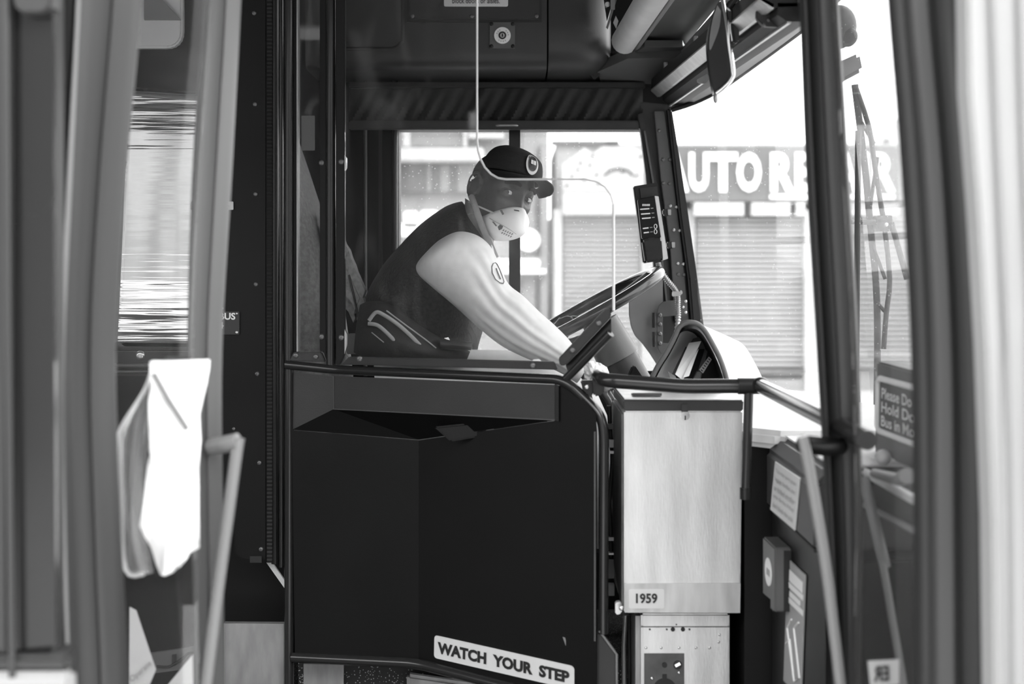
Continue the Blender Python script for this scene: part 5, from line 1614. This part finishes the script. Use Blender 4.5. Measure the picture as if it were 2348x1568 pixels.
for k in range(11):
    a = math.radians(30 + 12 * k)
    cap_disc('badge_letter', .022 * math.cos(a), bc + .022 * math.sin(a), [(-.0011, -.0018), (.0011, -.0018), (.0011, .0018), (-.0011, .0018)], 'ink', .0100, bdg)
# respirator mask
def face_y(x, z):
    a = max(-.95, min(.95, x / .076)); c = max(-.97, min(.97, z / (.118 if z > 0 else .122)))
    if c < 0: a = max(-.95, min(.95, a / (1 - .26 * (-c) ** 1.6)))
    b = math.sqrt(max(.02, 1 - a * a - c * c))
    return head_local(a, b, c)[1]
MZ = -.080
def mask_pt(r_, t, out=0.0):
    sn = math.sin(t)
    x = .049 * r_ * math.cos(t)
    z = MZ + r_ * sn * (.048 if sn > 0 else .046)
    if sn > 0:
        x *= 1 - .15 * (r_ * sn) ** 2
    xr = .049 * math.cos(t) * (1 - .15 * max(0, sn) ** 2); zr = MZ + sn * (.048 if sn > 0 else .046)
    k = (1 - r_ ** 2.5) ** .7 if r_ < 1 else 0
    y = (face_y(xr, zr) + .004) * (1 - k) + (.146 + out) * k
    return H(x, y, z)
V, Fc = [mask_pt(0, 0)], []
nr, nth = 20, 48
for j in range(1, nr + 1):
    for i in range(nth):
        V.append(mask_pt(j / nr, 2 * math.pi * i / nth))
for i in range(nth):
    Fc.append([0, 1 + i, 1 + (i + 1) % nth])
for j in range(nr - 1):
    for i in range(nth):
        a = 1 + j * nth
        Fc.append([a + i, a + nth + i, a + nth + (i + 1) % nth, a + (i + 1) % nth])
mk = build('mask', V, Fc, 'mask_white', drv, angle=80)
so = mk.modifiers.new('thickness', 'SOLIDIFY'); so.thickness = .003; so.offset = 1
tube('mask_rim', [mask_pt(1.0, 2 * math.pi * k / 48) for k in range(48)], .0016, 'strap', mk, seg=6, closed=True)
_mg = []
for _r in range(0, 50):
    for _t in range(0, 120):
        _p = mask_pt(_r / 50, 2 * math.pi * _t / 120)
        _mg.append((VX + _p.x * F / _p.y, VY - (_p.z - CZ) * F / _p.y, _p.y, _p))
_ma = np.array([(g[0], g[1], g[2]) for g in _mg])
def mask_at(x, y, lift=.006):
    """point on the mask seen at a photo pixel, lifted toward the door side"""
    d2 = (_ma[:, 0] - x) ** 2 + (_ma[:, 1] - y) ** 2
    near = np.where(d2 < max(9.0, d2.min() + 4))[0]
    k = near[np.argmin(_ma[near, 2])]
    return P(x, y, _ma[k, 2] - lift)
tube('mask_seam', [mask_at(x, y) for x, y in ((1122, 500), (1131, 506), (1145, 513), (1160, 521), (1173, 529), (1184, 537))], .0009, 'strap', mk, seg=6)
def mask_patch(name, pts, material):
    return build(name, [mask_at(x, y) for x, y in pts], [list(range(len(pts)))], material, mk, smooth=False)
mask_patch('staple_mark', [(1146, 482), (1151, 481), (1156, 491), (1152, 493)], 'panel_midgrey')
mask_patch('staple_mark', [(1128, 508), (1132, 508), (1140, 518), (1137, 519)], 'panel_midgrey')
mask_patch('nose_clip', [(1178, 480), (1190, 482), (1191, 485), (1179, 483)], 'panel_grey')
mask_patch('logo', [(1141, 520), (1147, 514), (1154, 518), (1151, 525), (1144, 528)], 'mask_ink')
for _k in range(5):
    for _q in range(2):
        x0, y0 = 1152 + 5 * _k - 3 * _q, 528 + 2.2 * _k + 6 * _q
        mask_patch('print_line', [(x0, y0), (x0 + 3.6, y0 - 2.4), (x0 + 4.8, y0 - .6), (x0 + 1.2, y0 + 2)], 'panel_midgrey')
for z0, tgt, dz in ((-.045, H(-.078, -.03, -.05), 0), (-.085, H(-.062, -.055, -.085), 0)):
    t0 = math.pi - .35 if z0 > -.06 else math.pi + .35
    a = mask_pt(.98, t0)
    mid = H(-.078 if z0 > -.06 else -.070, .02, (z0 - .045) / 2 - .012)
    tube('mask_strap', catmull([a, mid, tgt], 6), .0024, 'strap', mk, seg=8, flat=(tuple(S_), .4))

# clothes
def vfold(u, t):
    return 1 + .010 * math.sin(6 * t + 14 * u) + .008 * math.sin(9 * u + 3 * t)
vest = loft_data([(1060, 462, 1100, 520, 3.965, .09), (1040, 467, 1116, 552, 3.97, .135), (1012, 479, 1126, 590, 3.98, .185), (966, 513, 1122, 645, 3.98, .21), (914, 566, 1118, 705, 3.98, .212), (868, 622, 1106, 765, 3.98, .20), (838, 692, 1096, 815, 3.98, .19), (836, 795, 1098, 890, 3.98, .19)], seg=36, sub=5, fold=vfold)
build('vest', vest[0], vest[1], 'vest', drv, angle=80)
def sfold(u, t):
    """long folds running down the sleeve"""
    td = math.degrees(t) % 360
    r_ = 1.0
    for c0, dc, w_, am, u0, u1 in ((52, 22, 9, .055, .22, .75), (78, 18, 8, .05, .30, .98), (104, -8, 10, .035, .35, .95), (128, -16, 8, .045, .42, .98), (35, 12, 7, .03, .2, .6), (150, -14, 9, .03, .1, .5)):
        c_ = c0 + dc * (u - .5)
        win = max(0, min(1, (u - u0) / .10)) * max(0, min(1, (u1 - u) / .15))
        q = (td - c_) / w_
        r_ += am * win * (math.exp(-q * q) - .7 * math.exp(-(q - 1.6) ** 2))
    r_ += .010 * math.sin(3 * t + 20 * u)
    return r_
slv = [(985, 572, 962, 596, 3.80, .03), (1010, 549, 954, 612, 3.77, .075), (1050, 531, 960, 630, 3.75, .105), (1090, 537, 990, 657, 3.74, .112), (1122, 562, 1028, 690, 3.73, .108), (1146, 608, 1066, 724, 3.72, .10), (1166, 650, 1108, 760, 3.71, .095), (1200, 678, 1150, 792, 3.70, .09), (1238, 716, 1190, 814, 3.69, .082), (1274, 748, 1236, 834, 3.68, .07), (1306, 780, 1276, 850, 3.68, .056), (1332, 818, 1306, 866, 3.67, .044), (1342, 830, 1318, 872, 3.67, .04)]
v, f = loft_data(slv, seg=96, sub=7, fold=sfold)
sh = build('shirt_sleeve', v, f, 'shirt', drv, angle=85)
cuff = loft_data([(1328, 812, 1300, 864, 3.67, .046), (1348, 832, 1322, 878, 3.665, .044)], seg=24, sub=4)
build('cuff', cuff[0], cuff[1], 'shirt', sh, angle=60)
slv2 = [(1040, 545, 990, 620, 4.19, .08), (1100, 600, 1050, 690, 4.2, .085), (1150, 665, 1110, 750, 4.18, .08), (1200, 722, 1165, 790, 4.14, .07), (1245, 765, 1220, 810, 4.10, .05), (1262, 780, 1244, 812, 4.08, .04)]
v, f = loft_data(slv2, seg=28, sub=5, fold=sfold)
build('shirt_sleeve', v, f, 'shirt', drv, angle=85)
# sleeve patch
pc = [(1141 + 15 * math.cos(a * .2618) * 1.0 - 4 * math.sin(a * .2618), 625 + 28 * math.sin(a * .2618)) for a in range(24)]
def on_sleeve(x, y, lift=.003):
    # project the pixel onto the sleeve ellipse loft by ray marching against sections
    best = None
    for i in range(len(slv) - 1):
        for q in range(12):
            t = q / 12
            s1, s2 = slv[i], slv[i + 1]
            T = Vector((s1[0] + (s2[0] - s1[0]) * t, s1[1] + (s2[1] - s1[1]) * t, 0))
            Bt = Vector((s1[2] + (s2[2] - s1[2]) * t, s1[3] + (s2[3] - s1[3]) * t, 0))
            mid = (T + Bt) / 2; hf = (T - Bt) / 2
            rel = Vector((x, y, 0)) - mid
            cth = rel.dot(hf) / hf.length_squared
            perp = (rel - hf * cth).length
            if best is None or perp < best[0]:
                best = (perp, cth, s1[4] + (s2[4] - s1[4]) * t, s1[5] + (s2[5] - s1[5]) * t)
    _, cth, d, r_ = best
    cth = max(-.98, min(.98, cth))
    return P(x, y, d - r_ * math.sqrt(1 - cth * cth) * 1.02 - lift)
bpx_ = [(1128, 612), (1131, 604), (1136, 602), (1140, 606), (1146, 618), (1152, 634), (1156, 646), (1154, 650), (1146, 648), (1136, 640), (1129, 626)]
tube('shoulder_patch', [on_sleeve(x, y) for x, y in bpx_], m(1.0, 3.65), 'panel_grey', sh, seg=6, closed=True)
tube('patch_mark', [on_sleeve(x, y) for x, y in ((1138, 615), (1142, 626), (1148, 640))], m(1.4, 3.65), 'panel_midgrey', sh, seg=6)
# shirt collar band and bright shirt front
cb = [P(1080, 448, 3.83), P(1088, 470, 3.80), P(1100, 504, 3.785), P(1114, 540, 3.785), P(1126, 566, 3.80), P(1136, 590, 3.81)]
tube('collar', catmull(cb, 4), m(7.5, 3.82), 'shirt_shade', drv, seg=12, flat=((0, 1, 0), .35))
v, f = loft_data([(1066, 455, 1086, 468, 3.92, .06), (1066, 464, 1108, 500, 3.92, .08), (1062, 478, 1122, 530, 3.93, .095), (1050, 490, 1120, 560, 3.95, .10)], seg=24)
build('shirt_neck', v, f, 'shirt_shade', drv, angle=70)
v, f = loft_data([(1116, 535, 1132, 548, 3.84, .03), (1120, 555, 1136, 580, 3.83, .04), (1124, 585, 1138, 612, 3.83, .03)], seg=16)
build('shirt_front', v, f, 'shirt', drv, angle=70)
# trousers
t1 = loft_data([(860, 800, 880, 975, 3.86, .10), (1000, 800, 1000, 965, 3.85, .10), (1180, 806, 1180, 945, 3.84, .09), (1315, 842, 1310, 952, 3.83, .075)], seg=28, sub=6, fold=lambda u, t: 1 + .015 * math.sin(22 * u + 2 * t))
t2 = loft_data([(860, 812, 880, 975, 4.12, .10), (1000, 812, 1000, 965, 4.12, .10), (1180, 818, 1180, 945, 4.12, .09), (1315, 848, 1310, 952, 4.12, .075)], seg=28, sub=6)
t3 = tube_data([P(1292, 880, 3.83), P(1305, 920, 3.83), P(1385, 1080, 3.86), P(1402, 1240, 3.9)], [.07, .078, .07, .06], 18)
t4 = tube_data([P(1292, 885, 4.12), P(1305, 920, 4.12), P(1375, 1080, 4.12), P(1392, 1240, 4.12)], [.07, .078, .07, .06], 18)
V, Fc = join_data(t1, t2, t3, t4)
build('trousers', V, Fc, 'trousers', drv, angle=70)
for dd in (3.9, 4.12):
    v, f = loft_data([(1375, 1240, 1375, 1290, dd, .042), (1430, 1252, 1430, 1292, dd, .045), (1490, 1272, 1490, 1294, dd, .03)], seg=16)
    build('shoe', v, f, 'rubber', drv, angle=70)

# crumpled paper by the rail end
V, Fc = [], []
pp_ = [(1338, 842), (1352, 826), (1376, 832), (1392, 842), (1398, 858), (1384, 868), (1370, 890), (1352, 892), (1340, 870)]
bm = bmesh.new()
cvx = bm.verts.new(P(1366, 858, 3.30))
rng = [bm.verts.new(P(x, y, 3.36)) for x, y in pp_]
for k in range(len(rng)):
    bm.faces.new([cvx, rng[k], rng[(k + 1) % len(rng)]])
bmesh.ops.subdivide_edges(bm, edges=list(bm.edges), cuts=4, use_grid_fill=True)
for q in bm.verts:
    q.co.y += random.uniform(-.012, .012)
bm.verts.index_update()
V = [q.co.copy() for q in bm.verts]; Fc = [[q.index for q in g.verts] for g in bm.faces]
bm.free()
cpp = build('crumpled_paper', V, Fc, 'paper', None, smooth=False)
so = cpp.modifiers.new('thickness', 'SOLIDIFY'); so.thickness = .001
tag(cpp, 'crumpled white paper stuffed behind the end of the handrail', 'paper')
